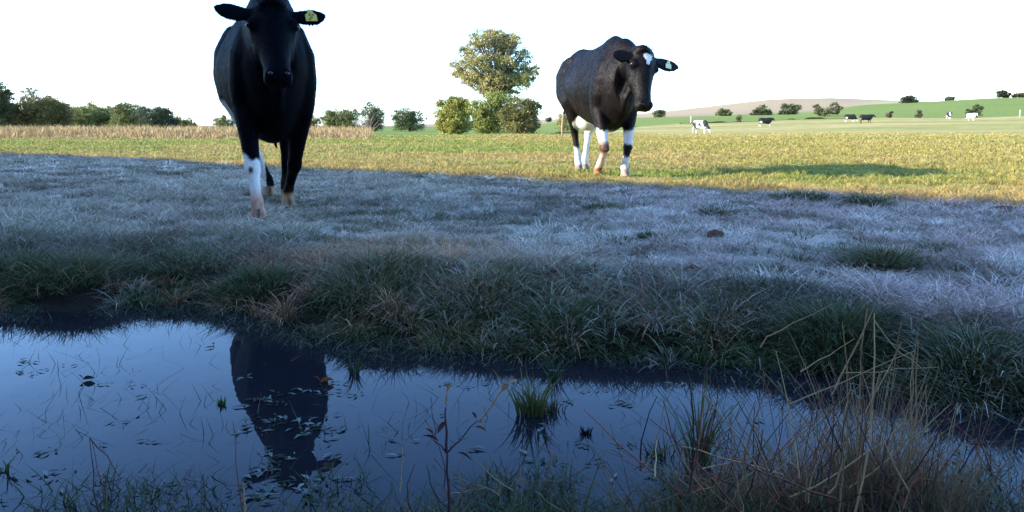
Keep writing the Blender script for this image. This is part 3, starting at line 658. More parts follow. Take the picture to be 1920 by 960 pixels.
# --- the black and white cow walking in the sun on the right
sc2, hd2 = 1.01, R(10.5)
F2 = np.array([1.02, 8.15, 0]); F2[2] = float(H(F2[:1], F2[1:2])[0])
p2 = lambda px, py, Y: to_local(at(px, py, Y), F2, hd2, sc2)
hv2 = {'f-1': hoof_local(1174, 333, F2, hd2, sc2, 8.02), 'h1': hoof_local(1086, 0, F2, hd2, sc2, 9.1), 'h-1': hoof_local(1098, 0, F2, hd2, sc2, 9.35), 'f1': p2(1121, 328, 8.25), 'tail': .12}
K2 = {'k1': p2(1134, 279, 7.92), 't1': p2(1126, 306, 8.12)}
def paint2(co, h):
    n = len(co); x, y, z = co.T
    c = mixc(const((.0024, .0017, .0019), n), (.0095, .0056, .0046), sst(.35, .7, fbm(x*3+y*2, z*3, 1, 120))*.8)
    c = mixc(c, WHITE, patch(co, (0, -.06, 1.40), (.07, .10, .07), 1))
    u = (co-h['P'])@h['fd']/h['L']; a = (co-h['P'])@h['s']/h['hs']; b = (co-h['P'])@h['n']/h['hs']
    onh = (b > -.09) & (u > .03) & (u < .42) & (np.abs(a) < .09)
    star = onh & (u < .29) & (u > .10) & (np.abs(a) < .044*(1-(u-.10)/.19)+.003+.008*(fbm(co[:, 0]*60, co[:, 2]*60, 1, 66)-.5))
    c = mixc(c, (.80, .76, .68), star*1.0)
    c = mixc(c, WHITE, np.clip(patch(co, (.10, -1.42, .60), (.10, .10, .14), 2)+patch(co, (0, -.95, .54), (.17, .2, .12), 4), 0, 1))
    rear = y < -.7
    c = mixc(c, WHITE, rear*(1-sst(.33, .37, z+.3*(y+1.3))))
    c = mixc(c, WHITE, rear*(x < -.02)*(1-sst(.60, .64, z)))
    z = z+.05*(fbm(x*14+3, y*14+z*9, 1, 77)-.5)+.02*(noise(x*60, z*60+y*50, 1, 78)-.5)
    fr = (y > -.6) & (y < .36)
    right = x > .0                            # cow's right foreleg, raised
    k = fr*right*(1-sst(.44, .47, z))*sst(.31, .34, z+.1*(x-.1))
    c = mixc(c, WHITE, k)
    c = mixc(c, (.13, .065, .04), fr*right*(1-sst(.33, .37, z))*.8)
    c = mixc(c, (.60, .46, .38), fr*right*(1-sst(.21, .25, z))); c = mixc(c, (.30, .12, .06), fr*right*(1-sst(.07, .11, z)))
    k = fr*(~right)*(sst(.30, .33, z-.15*(x+.12))*(1-sst(.44, .47, z+.5*(x+.12))))+fr*(~right)*(1-sst(.18, .21, z))
    c = mixc(c, WHITE, np.clip(k, 0, 1))
    c = mixc(c, WHITE, patch(co, (-.02, .18, .47), (.06, .06, .05), 8))
    c = mixc(c, (.32, .25, .2), (1-sst(.06, .075, z))*(~(fr & right)))
    tl = (y < -1.50) & (z < .62); c = mixc(c, (.30, .22, .12), tl*1.0)
    return c
poll2 = p2(1216, 90, 7.62); muz2 = p2(1214, 202, 7.42); fd2 = muz2-poll2
v = Vector((math.sin(R(24)), -math.cos(R(24)), 0)); c_, s_ = math.cos(-(math.pi+hd2)), math.sin(-(math.pi+hd2)); nl = Vector((v.x*c_-v.y*s_, v.x*s_+v.y*c_, .25))
sl = Vector((nl.y, -nl.x, 0.02)).normalized()
print('L2', fd2.length, poll2)
c2 = cow('cow', 'black and white cow with a white star on its forehead walking in the sun', 'cow', F2, hd2, sc2, hv2,
  dict(poll=poll2, fd=fd2, side=sl, nrm=nl, L=fd2.length), paint2, vox=.011, belly=.95, knee=K2, depth=-.04,
  ear_kw={1: dict(up=-.12, back=.05, len=.19), -1: dict(up=-.02, back=.0, len=.265)})
add_eyes(c2); add_tag(c2, -1, M_TAGW, nl, 'pale ear tag'); poll_hair(c2, (.03, .022, .02), 500, .03)

# --- the herd far off
def std_hooves(step=.12): return {'f1': (.14, step, 0), 'f-1': (-.14, -step, 0), 'h1': (.13, -1.28-step, 0), 'h-1': (-.13, -1.28+step, 0), 'tail': 0}
def painter(kind, seed):
    def f(co, h):
        x, y, z = co.T; c = const((.02, .018, .018), len(co))
        nn = fbm(x*2.2+seed*3.1, y*2.2+z*1.4, 1, 130+seed, 2)
        if kind == 'pied': c = mixc(c, WHITE, sst(.50, .54, nn))
        if kind == 'white': c = mixc(c, WHITE, sst(.36, .40, nn))
        if kind in ('black', 'pied', 'rear'): c = mixc(c, WHITE, (1-sst(.42, .48, z))*(kind != 'rear'))
        if kind == 'socks': c = mixc(c, WHITE, (1-sst(.38, .44, z))+0*z); c = mixc(c, WHITE, patch(co, (0, -1.15, .72), (.4, .25, .22), 2))
        return c
    return f
def far_cow(px, py, head_to, kind, pose, label, seed, hlen=None):
    g = ground_at(px, py, 40, 320); Y = g[1]; g[2] -= .02
    if pose == 'graze': head = dict(poll=(0, .62, .62), fd=(0, .25, -1), side=(1, 0, 0), nrm=(0, 1, .2), L=.5)
    else: head = dict(poll=(0, .62, 1.36), fd=(0, .62, -.75), side=(1, 0, 0), nrm=(0, .7, .6), L=.5)
    cow('cow', label, 'cow', g, R(head_to), 1.0, std_hooves(), head, painter(kind, seed), vox=.03, group='cows grazing far off in the pasture')
far_cow(1321, 250, 38, 'pied', 'graze', 'white cow with dark patches grazing alone, nearest of the far herd', 1)
far_cow(1441, 238, 92, 'socks', 'stand', 'black cow with white hind legs standing in profile, alone in the far pasture', 2)
far_cow(1600, 228.5, 80, 'socks', 'graze', 'black cow with white hind quarters grazing, left one of the far pair', 3)
far_cow(1630, 231, 88, 'rear', 'stand', 'all black cow standing in profile, right one of the far pair', 4)
far_cow(1781, 223.5, -8, 'pied', 'stand', 'black and white cow seen head on before the green hill', 6)
far_cow(1825, 226.5, 15, 'white', 'stand', 'almost all white cow standing before the small tree on the green hill', 8)

# ------------------------------------------------------------------ trees and bushes
def tubes(paths, n=6):
    V, Fq = [], []
    for pts in paths:
        P = [Vector(p[:3]) for p in pts]; b0 = len(V)
        for i, p in enumerate(P):
            t = (P[min(i+1, len(P)-1)]-P[max(i-1, 0)]).normalized(); s = t.orthogonal().normalized()
            if i and s.dot(ps) < 0: pass
            s = (Vector((1, .3, .1))-t*t.dot(Vector((1, .3, .1)))).normalized(); ps = s; b = t.cross(s); r = pts[i][3]
            for k in range(n):
                a = 2*math.pi*k/n; V.append(p+s*math.cos(a)*r+b*math.sin(a)*r)
        for i in range(len(P)-1):
            for k in range(n):
                k2 = (k+1) % n; Fq.append((b0+i*n+k, b0+i*n+k2, b0+(i+1)*n+k2, b0+(i+1)*n+k))
    return np.array([tuple(v) for v in V]), np.array(Fq)
def leaves(cent, rad, dens, size, cols, flat=.8):
    """cent/rad: crown lobes; leaf clusters sit mostly near each lobe's surface"""
    Ps, Cs = [], []
    for (cx, cy, cz), (rx, ry, rz), c in zip(cent, rad, cols):
        ncl = max(5, int(dens*(rx*ry+rx*rz+ry*rz)))
        d = rng.normal(size=(ncl, 3)); d /= np.linalg.norm(d, axis=1)[:, None]
        q = np.array([cx, cy, cz])+d*np.array([rx, ry, rz])*rng.uniform(.45, 1.08, (ncl, 1))
        cs = rng.uniform(.12, .27, ncl)*min(rx, rz)+size
        m = 26
        P = q[:, None]+rng.normal(size=(ncl, m, 3))*cs[:, None, None]*np.array([.75, .75, .5])
        cc = np.asarray(c)[None, None]*rng.uniform(.72, 1.3, (ncl, 1, 1))*rng.uniform(.8, 1.22, (ncl, m, 1))*np.ones((ncl, m, 3))
        Ps.append(P.reshape(-1, 3)); Cs.append(cc.reshape(-1, 3))
    P = np.concatenate(Ps); C = np.concatenate(Cs); n = len(P)
    ok = P[:, 2] > .03; P, C = P[ok], C[ok]; n = len(P)
    a = rng.normal(size=(n, 3)); a /= np.linalg.norm(a, axis=1)[:, None]
    b = rng.normal(size=(n, 3)); b -= a*(a*b).sum(1)[:, None]; b /= np.linalg.norm(b, axis=1)[:, None]
    s = size*rng.uniform(.6, 1.3, (n, 1))
    V = np.stack([P-a*s, P-b*s*.55, P+a*s, P+b*s*.55], 1).reshape(-1, 3)
    return V, np.arange(4*n).reshape(-1, 4), np.repeat(C, 4, axis=0)
def tree(name, label, cat, g, lobes, size, dens=9, trunk_r=.12, col=(.07, .08, .03), group=None, limbs=3, colvar=.15, fork=.3):
    root = empty(name, g); tag(root, label, cat, group)
    if fork < .2:
        lobes = lobes+[((l[0][0]*.85, l[0][1]-.05, l[0][2]*.42), (l[1][0]*.9, l[1][1], l[0][2]*.42), *l[2:]) for l in lobes if l[0][2] < 3.2 and l[0][2] > l[1][2]*.5]
    ex = []
    for l in lobes:                          # knobs and sprays breaking up each lobe
        for _ in range(3):
            a = rng.uniform(0, 6.28); e = rng.uniform(-.2, 1); q = rng.uniform(.75, 1.15); sc_ = rng.uniform(.22, .45)
            ex.append(((l[0][0]+math.cos(a)*l[1][0]*q*math.sqrt(max(0, 1-e*e)), l[0][1]+math.sin(a)*l[1][1]*q*math.sqrt(max(0, 1-e*e)), l[0][2]+e*q*l[1][2]), tuple(v*sc_ for v in l[1]), *l[2:]))
    lobes = lobes+ex
    cent = [l[0] for l in lobes]; rad = [l[1] for l in lobes]
    cols = [np.array(l[2] if len(l) > 2 else col)*(np.array((1.9, 1.75, 1.35)) if g[1] < 120 and col[0] < .15 else 1)*rng.uniform(1-colvar, 1+colvar) for l in lobes]
    paths = []; top = max(c[2] for c in cent); fz = top*fork
    paths.append([(0, 0, -.1, trunk_r*1.3), (0, 0, fz*.5, trunk_r), (0, 0, fz, trunk_r*.85)])
    for c in cent:
        m = (c[0]*.45, c[1]*.45, fz+(c[2]-fz)*.55) if c[2] > fz else (c[0]*.5, c[1]*.5, c[2]*.7)
        paths.append([(0, 0, min(fz, c[2]*.6)*.92, trunk_r*.6), (*m, trunk_r*.4), (*c, trunk_r*.2)])
        for _ in range(limbs):
            e = (c[0]+rng.uniform(-1, 1)*rad[cent.index(c)][0]*.8, c[1]+rng.uniform(-1, 1)*rad[cent.index(c)][1]*.8, c[2]+rng.uniform(-.4, .8)*rad[cent.index(c)][2])
            paths.append([(*m, trunk_r*.28), (*[(a+b)/2+rng.uniform(-.1, .1) for a, b in zip(m, e)], trunk_r*.18), (*e, trunk_r*.07)])
    V, Fq = tubes(paths); mesh_np('trunk', V, Fq, M_BARK, smooth=True, parent=root)
    V, Fq, C = leaves(cent, rad, dens, size, cols); mesh_np('crown', V, Fq, M_LEAF, C, parent=root)
    return root
def lob(g, px, py, rpx, rpy, dz=0, col=None):  # a crown lobe seen at a pixel, at the tree's own depth, in the tree's local metres
    Y = g[1]; k = Y/1519.5; p = at(px, py, Y); r = [(p[0]-g[0], dz, p[2]-g[2]), (rpx*k, rpx*k*.9, rpy*k)]
    if col is not None: r.append(col)
    return tuple(r)
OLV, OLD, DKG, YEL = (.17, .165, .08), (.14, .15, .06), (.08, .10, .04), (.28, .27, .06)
# the big tree
g = on_ground(932, 62)
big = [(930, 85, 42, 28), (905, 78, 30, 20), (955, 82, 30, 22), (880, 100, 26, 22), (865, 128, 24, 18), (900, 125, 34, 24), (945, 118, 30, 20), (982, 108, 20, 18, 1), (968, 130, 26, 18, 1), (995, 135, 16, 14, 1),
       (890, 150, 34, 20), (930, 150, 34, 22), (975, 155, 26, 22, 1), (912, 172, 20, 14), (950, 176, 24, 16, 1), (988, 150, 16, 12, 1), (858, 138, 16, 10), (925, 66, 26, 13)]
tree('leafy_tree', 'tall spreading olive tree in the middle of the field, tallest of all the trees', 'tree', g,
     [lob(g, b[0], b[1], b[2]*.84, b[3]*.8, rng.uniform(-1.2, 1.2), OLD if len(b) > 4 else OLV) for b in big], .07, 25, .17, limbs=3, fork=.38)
BUSH = [  # label, base pixel (x,y), lobes (px,py,rx,ry), colour, depth or None
 ('rounded yellow green bush at the left foot of the tall tree', 848, 46, [(848, 207, 28, 22), (864, 222, 22, 20), (836, 216, 20, 18), (854, 190, 18, 11)], YEL),
 ('dense green bush right under the tall tree, between two paler bushes', 915, 56, [(915, 205, 28, 26), (940, 190, 24, 16), (905, 222, 26, 16)], (.11, .13, .04)),
 ('rounded olive bush at the right foot of the tall tree', 975, 52, [(978, 205, 30, 20), (985, 222, 24, 16), (955, 215, 20, 16), (1000, 200, 14, 14)], (.16, .15, .05)),
 ('small dark bush half hidden behind the rump of the right cow', 1056, 75, [(1056, 226, 13, 14)], OLD),
 ('small grey green tree by the muzzle of the right cow', 1237, 290, [(1232, 213, 7, 7), (1241, 211, 6, 7)], OLD),
 ('pale round bush on the green field left of the two dark ones', 1357, 285, [(1352, 211, 9, 6), (1363, 211, 8, 6)], OLD),
 ('dark bushy tree, left one of the dark pair before the tan hill', 1428, 280, [(1430, 206, 12, 8), (1415, 211, 8, 5), (1441, 212, 7, 5)], DKG),
 ('dark bushy tree, right one of the dark pair before the tan hill', 1482, 280, [(1476, 206, 12, 9), (1491, 205, 10, 9), (1468, 213, 8, 6)], DKG),
 ('stubby shrub on the field edge between the grazing cow and the profile cow', 1385, 170, [(1385, 222, 4, 5)], OLD),
 ('open grey tree with a leaning trunk left of the far pair of cows', 1545, 220, [(1530, 203, 6, 6), (1543, 208, 8, 6), (1560, 200, 13, 6), (1572, 203, 6, 5)], OLD),
 ('dark two headed tree on the skyline where the tan and green hills meet', 1706, 395, [(1711, 189, 12, 8), (1698, 188, 7, 6), (1692, 197, 8, 5)], (.05, .055, .03)),
 ('low grey bush on the green hill skyline between two taller trees', 1780, 415, [(1780, 186, 9, 4)], (.08, .085, .05)),
 ('dark tree on the green hill skyline near the right edge', 1880, 410, [(1877, 176, 8, 6), (1886, 178, 7, 5)], (.05, .055, .03)),
 ('pale bush on the skyline at the very right edge', 1908, 412, [(1905, 179, 8, 4), (1918, 179, 7, 5)], OLV),
 ('small green tree on the hill just above the white cow', 1829, 185, [(1830, 203, 10, 6), (1818, 209, 6, 4)], DKG),
 ('brown little shrub on the field edge right of the far pair of cows', 1667, 172, [(1667, 214, 5, 5)], (.10, .08, .05)),
 ('brown little shrub on the field edge halfway to the head on cow', 1723, 172, [(1722, 214, 6, 6)], (.10, .085, .05)),
 ('dark speck of a bush on the tan field right of the tall tree', 1029, 330, [(1029, 223, 5, 2.5)], DKG),
 # left side
 ('dark tree cut by the left edge of the picture', 4, 60, [(-12, 175, 20, 20), (8, 182, 13, 12), (-4, 200, 14, 8), (-20, 200, 24, 24)], (.05, .06, .03)),
 ('thin airy tree rising above the yellow bush at the left', 68, 72, [(62, 172, 16, 9), (80, 184, 15, 10), (52, 186, 10, 8)], (.16, .15, .10)),
 ('wide yellow olive bush below the thin airy tree', 78, 62, [(78, 210, 34, 20), (52, 208, 24, 16), (108, 215, 22, 18), (92, 200, 24, 12)], (.19, .16, .05)),
 ('yellowish shrub at the left edge beside the wide olive bush', 15, 62, [(16, 228, 20, 14), (38, 222, 14, 14), (-6, 224, 12, 14)], (.22, .17, .05)),
 ('green bush right beside the wide yellow olive bush', 145, 76, [(142, 218, 24, 17), (158, 225, 18, 16)], (.10, .12, .045)),
 ('green bush second to the right of the wide yellow olive bush', 190, 78, [(185, 216, 20, 15), (205, 220, 18, 17)], (.085, .11, .04)),
 ('tall dark evergreen bush with a rounded top, left half of the dark pair', 245, 72, [(243, 210, 22, 13), (232, 222, 22, 16), (262, 224, 18, 16)], (.07, .09, .035)),
 ('darkest big rounded bush sloping down to the right', 285, 66, [(280, 222, 26, 17), (300, 226, 22, 17), (315, 234, 16, 10)], (.035, .05, .03)),
 ('mid green bush in the row between two darker green ones', 218, 80, [(215, 219, 18, 15), (226, 213, 12, 10)], (.11, .13, .05)),
 ('dull green bush filling the row just behind the wide yellow olive bush', 120, 80, [(118, 219, 20, 16), (132, 213, 12, 10)], (.10, .11, .05)),
 ('olive bush filling the row left of the tall dark evergreen bush', 168, 82, [(168, 213, 16, 13), (160, 224, 18, 12)], (.13, .13, .05)),
 ('low green bush at the right end of the left tree row', 347, 78, [(343, 232, 15, 9), (360, 235, 10, 6)], (.07, .09, .035)),
 ('small green bush just left of the black cow', 418, 80, [(415, 230, 13, 9), (430, 233, 10, 8)], (.08, .10, .04)),
 ('dark bush just right of the black cow', 583, 80, [(583, 227, 13, 12)], (.07, .085, .035)),
 ('rounded green bush right of the small dark one beside the black cow', 640, 78, [(638, 222, 22, 14), (655, 226, 18, 13), (618, 228, 14, 11)], (.085, .105, .04)),
 ('upright dark bush behind the bare pale shrub', 697, 80, [(697, 214, 18, 13), (706, 220, 12, 14)], (.055, .07, .04)),
 ('wide dark green bush alone between the bare shrub and the tall tree', 768, 85, [(760, 216, 20, 13), (780, 221, 20, 12), (748, 224, 14, 10)], (.055, .08, .04)),
]
for lab, px, Y, lb, col in BUSH:
    g = on_ground(px, Y); k = Y/1519.5
    airy = lab.startswith('thin airy') or lab.startswith('open grey')
    if px < 720 and Y < 100 and not airy: lb = [(a, b-2, c*1.2, d*1.15) for a, b, c, d in lb]
    size = max(.06, k*1.25)
    tree('airy_tree' if airy else 'tree' if 'tree' in lab else 'bush', lab, 'tree' if 'tree' in lab.split(',')[0].split(' beside')[0] and 'bush' not in lab.split(' ')[:4] else 'bush', g, [lob(g, *l) for l in lb], size, 
         (12 if airy else 46)*min(1.3, max(.06, (62/Y)**1.9)), .11 if Y < 100 else .25, col, limbs=5 if airy else 2, fork=.18)
# bare pale shrub
g = on_ground(690, 58); root = empty('bare_shrub', g); tag(root, 'bare pale twiggy shrub leafless in the dry grass before an upright dark bush', 'shrub')
paths = []
for _ in range(26):
    a = rng.uniform(-1.1, 1.1); l = rng.uniform(.5, 1.45); yy = rng.uniform(-.3, .3); p = [(0, 0, 0, .03), (math.sin(a)*l*.35, yy*.4, math.cos(a)*l*.4, .02), (math.sin(a)*l*.7+rng.uniform(-.1, .1), yy, math.cos(a)*l*.75, .013), (math.sin(a)*l+rng.uniform(-.1, .1), yy*1.3, math.cos(a)*l, .006)]
    paths.append(p)
V, Fq = tubes(paths, 5); mesh_np('branches', V, Fq, M_DRY, const((.30, .22, .16), len(V)), parent=root)
# dark strips along the field edge: ditch line and ground shadow, drawn as scrub
for i, (xa, xb, lab) in enumerate([(1000, 1195, 'dark scrub strip drawn for the ground shadow on the field edge behind the right cow'), (1275, 1500, 'dark scrub strip drawn for the ground shadow on the field edge below the dark pair of trees'), (1505, 1600, 'dark scrub strip drawn for the ground shadow left of the far pair of cows')]):
    n = 5000; px = rng.uniform(xa, xb, n); Y = field_edge(px)*rng.uniform(.985, 1.0, n)*1.0; x = (px-960)/1519.5*Y; z = H(x, Y); cl = noise(px, px*0, .06, 140+i)
    c0 = np.array([x.mean(), Y.mean(), z.mean()])
    h = (.12+.45*sst(.35, .9, cl))*rng.uniform(.3, 1, n)*Y/165
    V, Fq, C = blades(np.stack([x, Y, z], -1)-c0, h, .18*Y/165, rng.uniform(0, 6.28, n), h*.5, .2, vary(const((.07, .075, .03), n), .3), None, 2)
    o = mesh_np('shadow_scrub', V, Fq, M_LEAF, C); o.location = c0; tag(o, lab, 'scrub')
# fence posts
for px, Y, h, lab in [(316, 33, .34, 'thin dark fence post in the dry grass below the dark bushes'), (1295, 168, 1.5, 'pale fence post above the white grazing cow'), (1910, 172, 1.4, 'pale fence post at the right edge of the pasture')]:
    g = on_ground(px, Y); r = .025 if Y < 50 else .12
    V, Fq = tubes([[(0, 0, -.1, r), (0, 0, h*.5, r*.96), (.01, 0, h*.98, r*.9), (.01, 0, h, r*.3)]], 8)
    o = mesh_np('fence_post', V, Fq, M_DRY if Y > 50 else M_BARK, const((.5, .46, .4), len(V))); o.location = g; tag(o, lab, 'post')

# ------------------------------------------------------------------ the tall hedge that shades the pond (stands left of and behind the camera)
def hedge():
    hgt, off = 5.2, 5.06/math.tan(SUN_EL); L0 = math.hypot(LX, LY); ox, oy = LX/L0*off, LY/L0*off
    root = empty('tall_hedge', (0, 0, .1)); tag(root, 'long tall clipped hedge out of frame shading the pond', 'hedge')
    d = np.array([1, -.76])/1.256; nrm = np.array([-.76, -1])/1.256*1.0
    V, Fq = [], []; cs = []
    ts = np.linspace(-34, 26, 121)
    for t in ts:
        p = np.array([0-ox, SY-oy])+d*t
        top = hgt-.22+.34*(fbm(np.array([t]), np.array([0.]), .45, 150)[0]-.5)
        for a, z in ((0, -.2), (0, top), (1.6, top), (1.6, -.2)):
            V.append((p[0]+nrm[0]*a, p[1]+nrm[1]*a, z))
    n = 4
    for i in range(len(ts)-1):
        for k in range(n): Fq.append((i*n+k, i*n+(k+1) % n, (i+1)*n+(k+1) % n, (i+1)*n+k))
    m = mat_plain('hedge core', (.03, .04, .015), .9, .1)
    mesh_np('branches', V, Fq, m, parent=root)
    N = 60000; t = rng.uniform(-34, 26, N); face = rng.random(N); z = rng.uniform(0, hgt, N); a = np.where(face < .45, rng.normal(0, .07, N), np.where(face < .8, rng.uniform(0, 1.6, N), 1.6+rng.normal(0, .07, N)))
    z = np.where((face >= .45) & (face < .8), hgt-.15+rng.normal(0, .07, N), z)
    P = np.stack([-ox+d[0]*t+nrm[0]*a, SY-oy+d[1]*t+nrm[1]*a, z], -1)
    A = rng.normal(size=(N, 3)); A /= np.linalg.norm(A, axis=1)[:, None]; B = np.cross(A, rng.normal(size=(N, 3))); B /= np.linalg.norm(B, axis=1)[:, None]; s = .06
    VV = np.stack([P-A*s, P-B*s*.6, P+A*s, P+B*s*.6], 1).reshape(-1, 3)
    mesh_np('foliage', VV, np.arange(4*N).reshape(-1, 4), M_LEAF, np.repeat(vary(const((.05, .075, .025), N), .35), 4, axis=0), parent=root)
hedge()

# ------------------------------------------------------------------ pond plants
def near_z(x, y): return np.maximum(H(x, y), -.02)
def shore_grass():
    parts = []
    n = 20000; px = rng.uniform(-150, 2070, n); Y = 1.06+.36*rng.random(n)**1.4
    dens = np.interp(px, [-150, 300, 420, 600, 700, 1150, 1250, 1850, 2000], [.35, .35, .45, .45, .8, .8, 1, 1, .5])
    cl = fbm(px/150, Y*6, 1, 161, 2); keep = (cl > .36+.18*(Y > 1.25)) & (rng.random(n) < dens); px, Y, cl = px[keep], Y[keep], cl[keep]; n = len(px)
    x = (px-960)/1519.5*Y*.98; z = np.full(n, -.03)
    h = (.05+.08*rng.random(n)**1.5)*(1.25-.5*(Y-1.06)/.36)*np.interp(px, [0, 1200, 1300, 1800], [.85, .9, 1.1, 1.1])
    g = vary(const((.055, .085, .03), n), .4); dry = rng.random(n) < np.interp(px, [0, 1100, 1300], [.12, .2, .6]); g[dry] = vary(const((.16, .10, .055), int(dry.sum())), .35)
    parts.append(blades(np.stack([x, Y, z], -1), h, .0028*rng.uniform(.6, 1.6, n), rng.uniform(0, 6.28, n), h*rng.uniform(.2, 1.3, n), rng.uniform(0, .7, n), g*.6, g, 4))
    V, Fq, C = join(parts); o = mesh_np('shore_grass', V, Fq, M_GRASS, C)
    tag(o, 'dark green and brown grass standing in the shallow water along the near shore', 'shore grass', kind='stuff')
shore_grass()
def pondweed():
    parts = []
    # thin bent blades poking through the surface
    n = 900; px = rng.uniform(-60, 1980, n); py = 610+340*rng.random(n)**.8; cl = noise(px/120, py/60, 1, 171)
    keep = (cl > .42) & ~((px > 430) & (px < 620) & (rng.random(n) < .6)); px, py = px[keep], py[keep]; n = len(px)
    P = np.array([unproj(a, b, -.004) for a, b in zip(px, py)]); ok = P[:, 1] < waterline(P[:, 0])-.02; P = P[ok]; n = len(P)
    h = .02+.05*rng.random(n)**2
    c = vary(const((.03, .045, .022), n), .5)
    c[::3] = vary(const((.13, .14, .10), len(c[::3])), .4); parts.append(blades(P, h, .0018, rng.uniform(0, 6.28, n), h*rng.uniform(.2, 2.0, n), rng.uniform(0, .1, n), c, None, 3, power=1.08))
    n2 = 520; px = rng.uniform(-60, 1980, n2); py = 600+350*rng.random(n2); P = np.array([unproj(a, b, .0012) for a, b in zip(px, py)]); P = P[(P[:, 1] < waterline(P[:, 0])-.02) & (noise(P[:, 0], P[:, 1], 5, 172) > .42)]; n2 = len(P); l2 = rng.uniform(.012, .06, n2)
    c2_ = vary(const((.05, .06, .035), n2), .5); c2_[::2] = vary(const((.16, .17, .13), len(c2_[::2])), .4); parts.append(blades(P, .0025, .0016, rng.uniform(0, 6.28, n2), l2, 0, c2_, None, 3, power=1.1))
    # floating leaves and stems lying on the water, in sprigs
    m = 170; px = rng.uniform(-60, 1980, m); py = 630+330*rng.random(m)**.8
    k = int(m*.35); px[:k] = rng.normal(540, 55, k); py[:k] = 700+240*rng.random(k)**.6
    P = np.array([unproj(a, b, .0015) for a, b in zip(px, py)]); ok = P[:, 1] < waterline(P[:, 0])-.03; P = P[ok]
    Q, A, Ls, Cc = [], [], [], []
    for p in P:
        a0 = rng.uniform(0, 6.28); frosted = rng.random() < .45
        for j in range(rng.integers(1, 7)):
            Q.append(p+np.array([rng.normal(0, .014), rng.normal(0, .012), rng.uniform(0, .002)])); A.append(a0+rng.normal(0, 1.2)); Ls.append(rng.uniform(.008, .032)); Cc.append((.17, .21, .19) if frosted else (.035, .05, .025))
    Q, A, Ls, Cc = map(np.array, (Q, A, Ls, Cc)); n = len(Q)
    dx = np.stack([np.cos(A), np.sin(A), 0*A], -1); sx = np.stack([-np.sin(A), np.cos(A), 0*A], -1); up = np.array([0, 0, 1.])
    w = Ls[:, None]*.12+.0005; L2 = Ls[:, None]
    V = np.stack([Q, Q+dx*L2*.4-sx*w+up*.003, Q+dx*L2+up*.001, Q+dx*L2*.4+sx*w+up*.002], 1).reshape(-1, 3)
    parts2 = (V, np.arange(4*n).reshape(-1, 4), np.repeat(vary(Cc.astype(float), .35), 4, axis=0))
    V, Fq, C = join(parts+[parts2]); o = mesh_np('pondweed', V, Fq, M_GRASS, C)
    tag(o, 'scattered pondweed leaves and thin grass blades floating on the blue water', 'pondweed', kind='stuff')
pondweed()

def stems(name, label, cat, spec, group=None, nseg=5, sides=5, seeds=False):
    """spec: list of (base px, base py, top px, top py, depth base, depth top, radius, bow, colour)"""
    b = spec[0]; g = unproj(b[0], b[1], 0) if b[4] is None else at(b[0], b[1], b[4])
    root = empty(name, g); tag(root, label, cat, group)
    for bx, by, tx, ty, yb, yt, r, bow, col in spec:
        p0 = unproj(bx, by, 0) if yb is None else at(bx, by, yb); p1 = at(tx, ty, yt if yt else p0[1])
        pts = []
        for i in range(nseg+1):
            t = i/nseg; p = p0+(p1-p0)*t; p = p+np.array([bow*math.sin(t*math.pi)+.0012*rng.normal(), .0012*rng.normal(), .0015*rng.normal()])
            pts.append((*(p-g), max(r*(1-.55*t), .0005)))
        V, Fq = tubes([pts], sides); mesh_np('stem', V, Fq, M_DRY, vary(const(col, len(V)), .05), smooth=True, parent=root)
    return root, g
def leaf(parent, p, d, ln, w, col, bend=.3):
    d = np.array(d, float); d /= np.linalg.norm(d); s = np.cross(d, (0.2, .6, .5)); s /= np.linalg.norm(s); n = np.cross(s, d); V = []
    for t, a in ((0, .1), (.25, .8), (.5, 1), (.75, .7), (1, .05)):
        c = np.array(p)+d*ln*t-n*bend*ln*t*t; V += [c-s*w*a+n*w*a*.5, c, c+s*w*a+n*w*a*.5]
    Fq = []
    for i in range(4):
        for k in (0, 1): Fq.append((3*i+k, 3*i+k+1, 3*i+k+4, 3*i+k+3))
    return mesh_np('leaf', V, Fq, M_LEAF, vary(const(col, len(V)), .15), smooth=True, parent=parent)
DP, BR, ST, RD = (.06, .03, .035), (.30, .17, .09), (.52, .34, .17), (.30, .09, .06)
# the dark red weed
wd, g = stems('red_stemmed_weed', 'dark reddish weed with a forked stem and drooping leaves standing in the water', 'weed',
  [(843, 1010, 838, 850, 1.16, 1.17, .0034, .0, DP), (838, 850, 835, 758, 1.17, 1.18, .0026, .0, DP), (835, 758, 838, 728, 1.18, 1.19, .0020, .001, BR), (838, 848, 896, 790, 1.17, 1.18, .0017, -.001, DP), (896, 790, 958, 712, 1.18, 1.20, .0019, .002, BR), (836, 846, 812, 820, 1.17, 1.165, .0014, 0, DP), (817, 820, 808, 745, 1.165, 1.17, .0008, .001, DP)])
for px, py, dx, dz, ln, w, c in [(835, 790, -.6, -.8, .022, .004, (.09, .03, .035)), (822, 828, -.9, .6, .026, .0055, (.085, .03, .04)), (812, 815, -.6, .9, .018, .004, (.13, .05, .04)), (858, 848, 1, -.25, .026, .004, (.05, .03, .045)), (940, 735, .6, 1, .022, .005, BR), (955, 718, .9, .5, .015, .003, ST), (890, 800, .9, -.2, .02, .004, (.11, .09, .03)), (838, 735, .4, 1, .018, .002, BR), (840, 730, -.3, 1, .014, .002, BR), (892, 785, -.3, 1, .014, .003, (.09, .06, .03))]:
    leaf(wd, at(px, py, 1.175)-g, (dx, rng.uniform(-.3, .3), dz), ln, w, c)
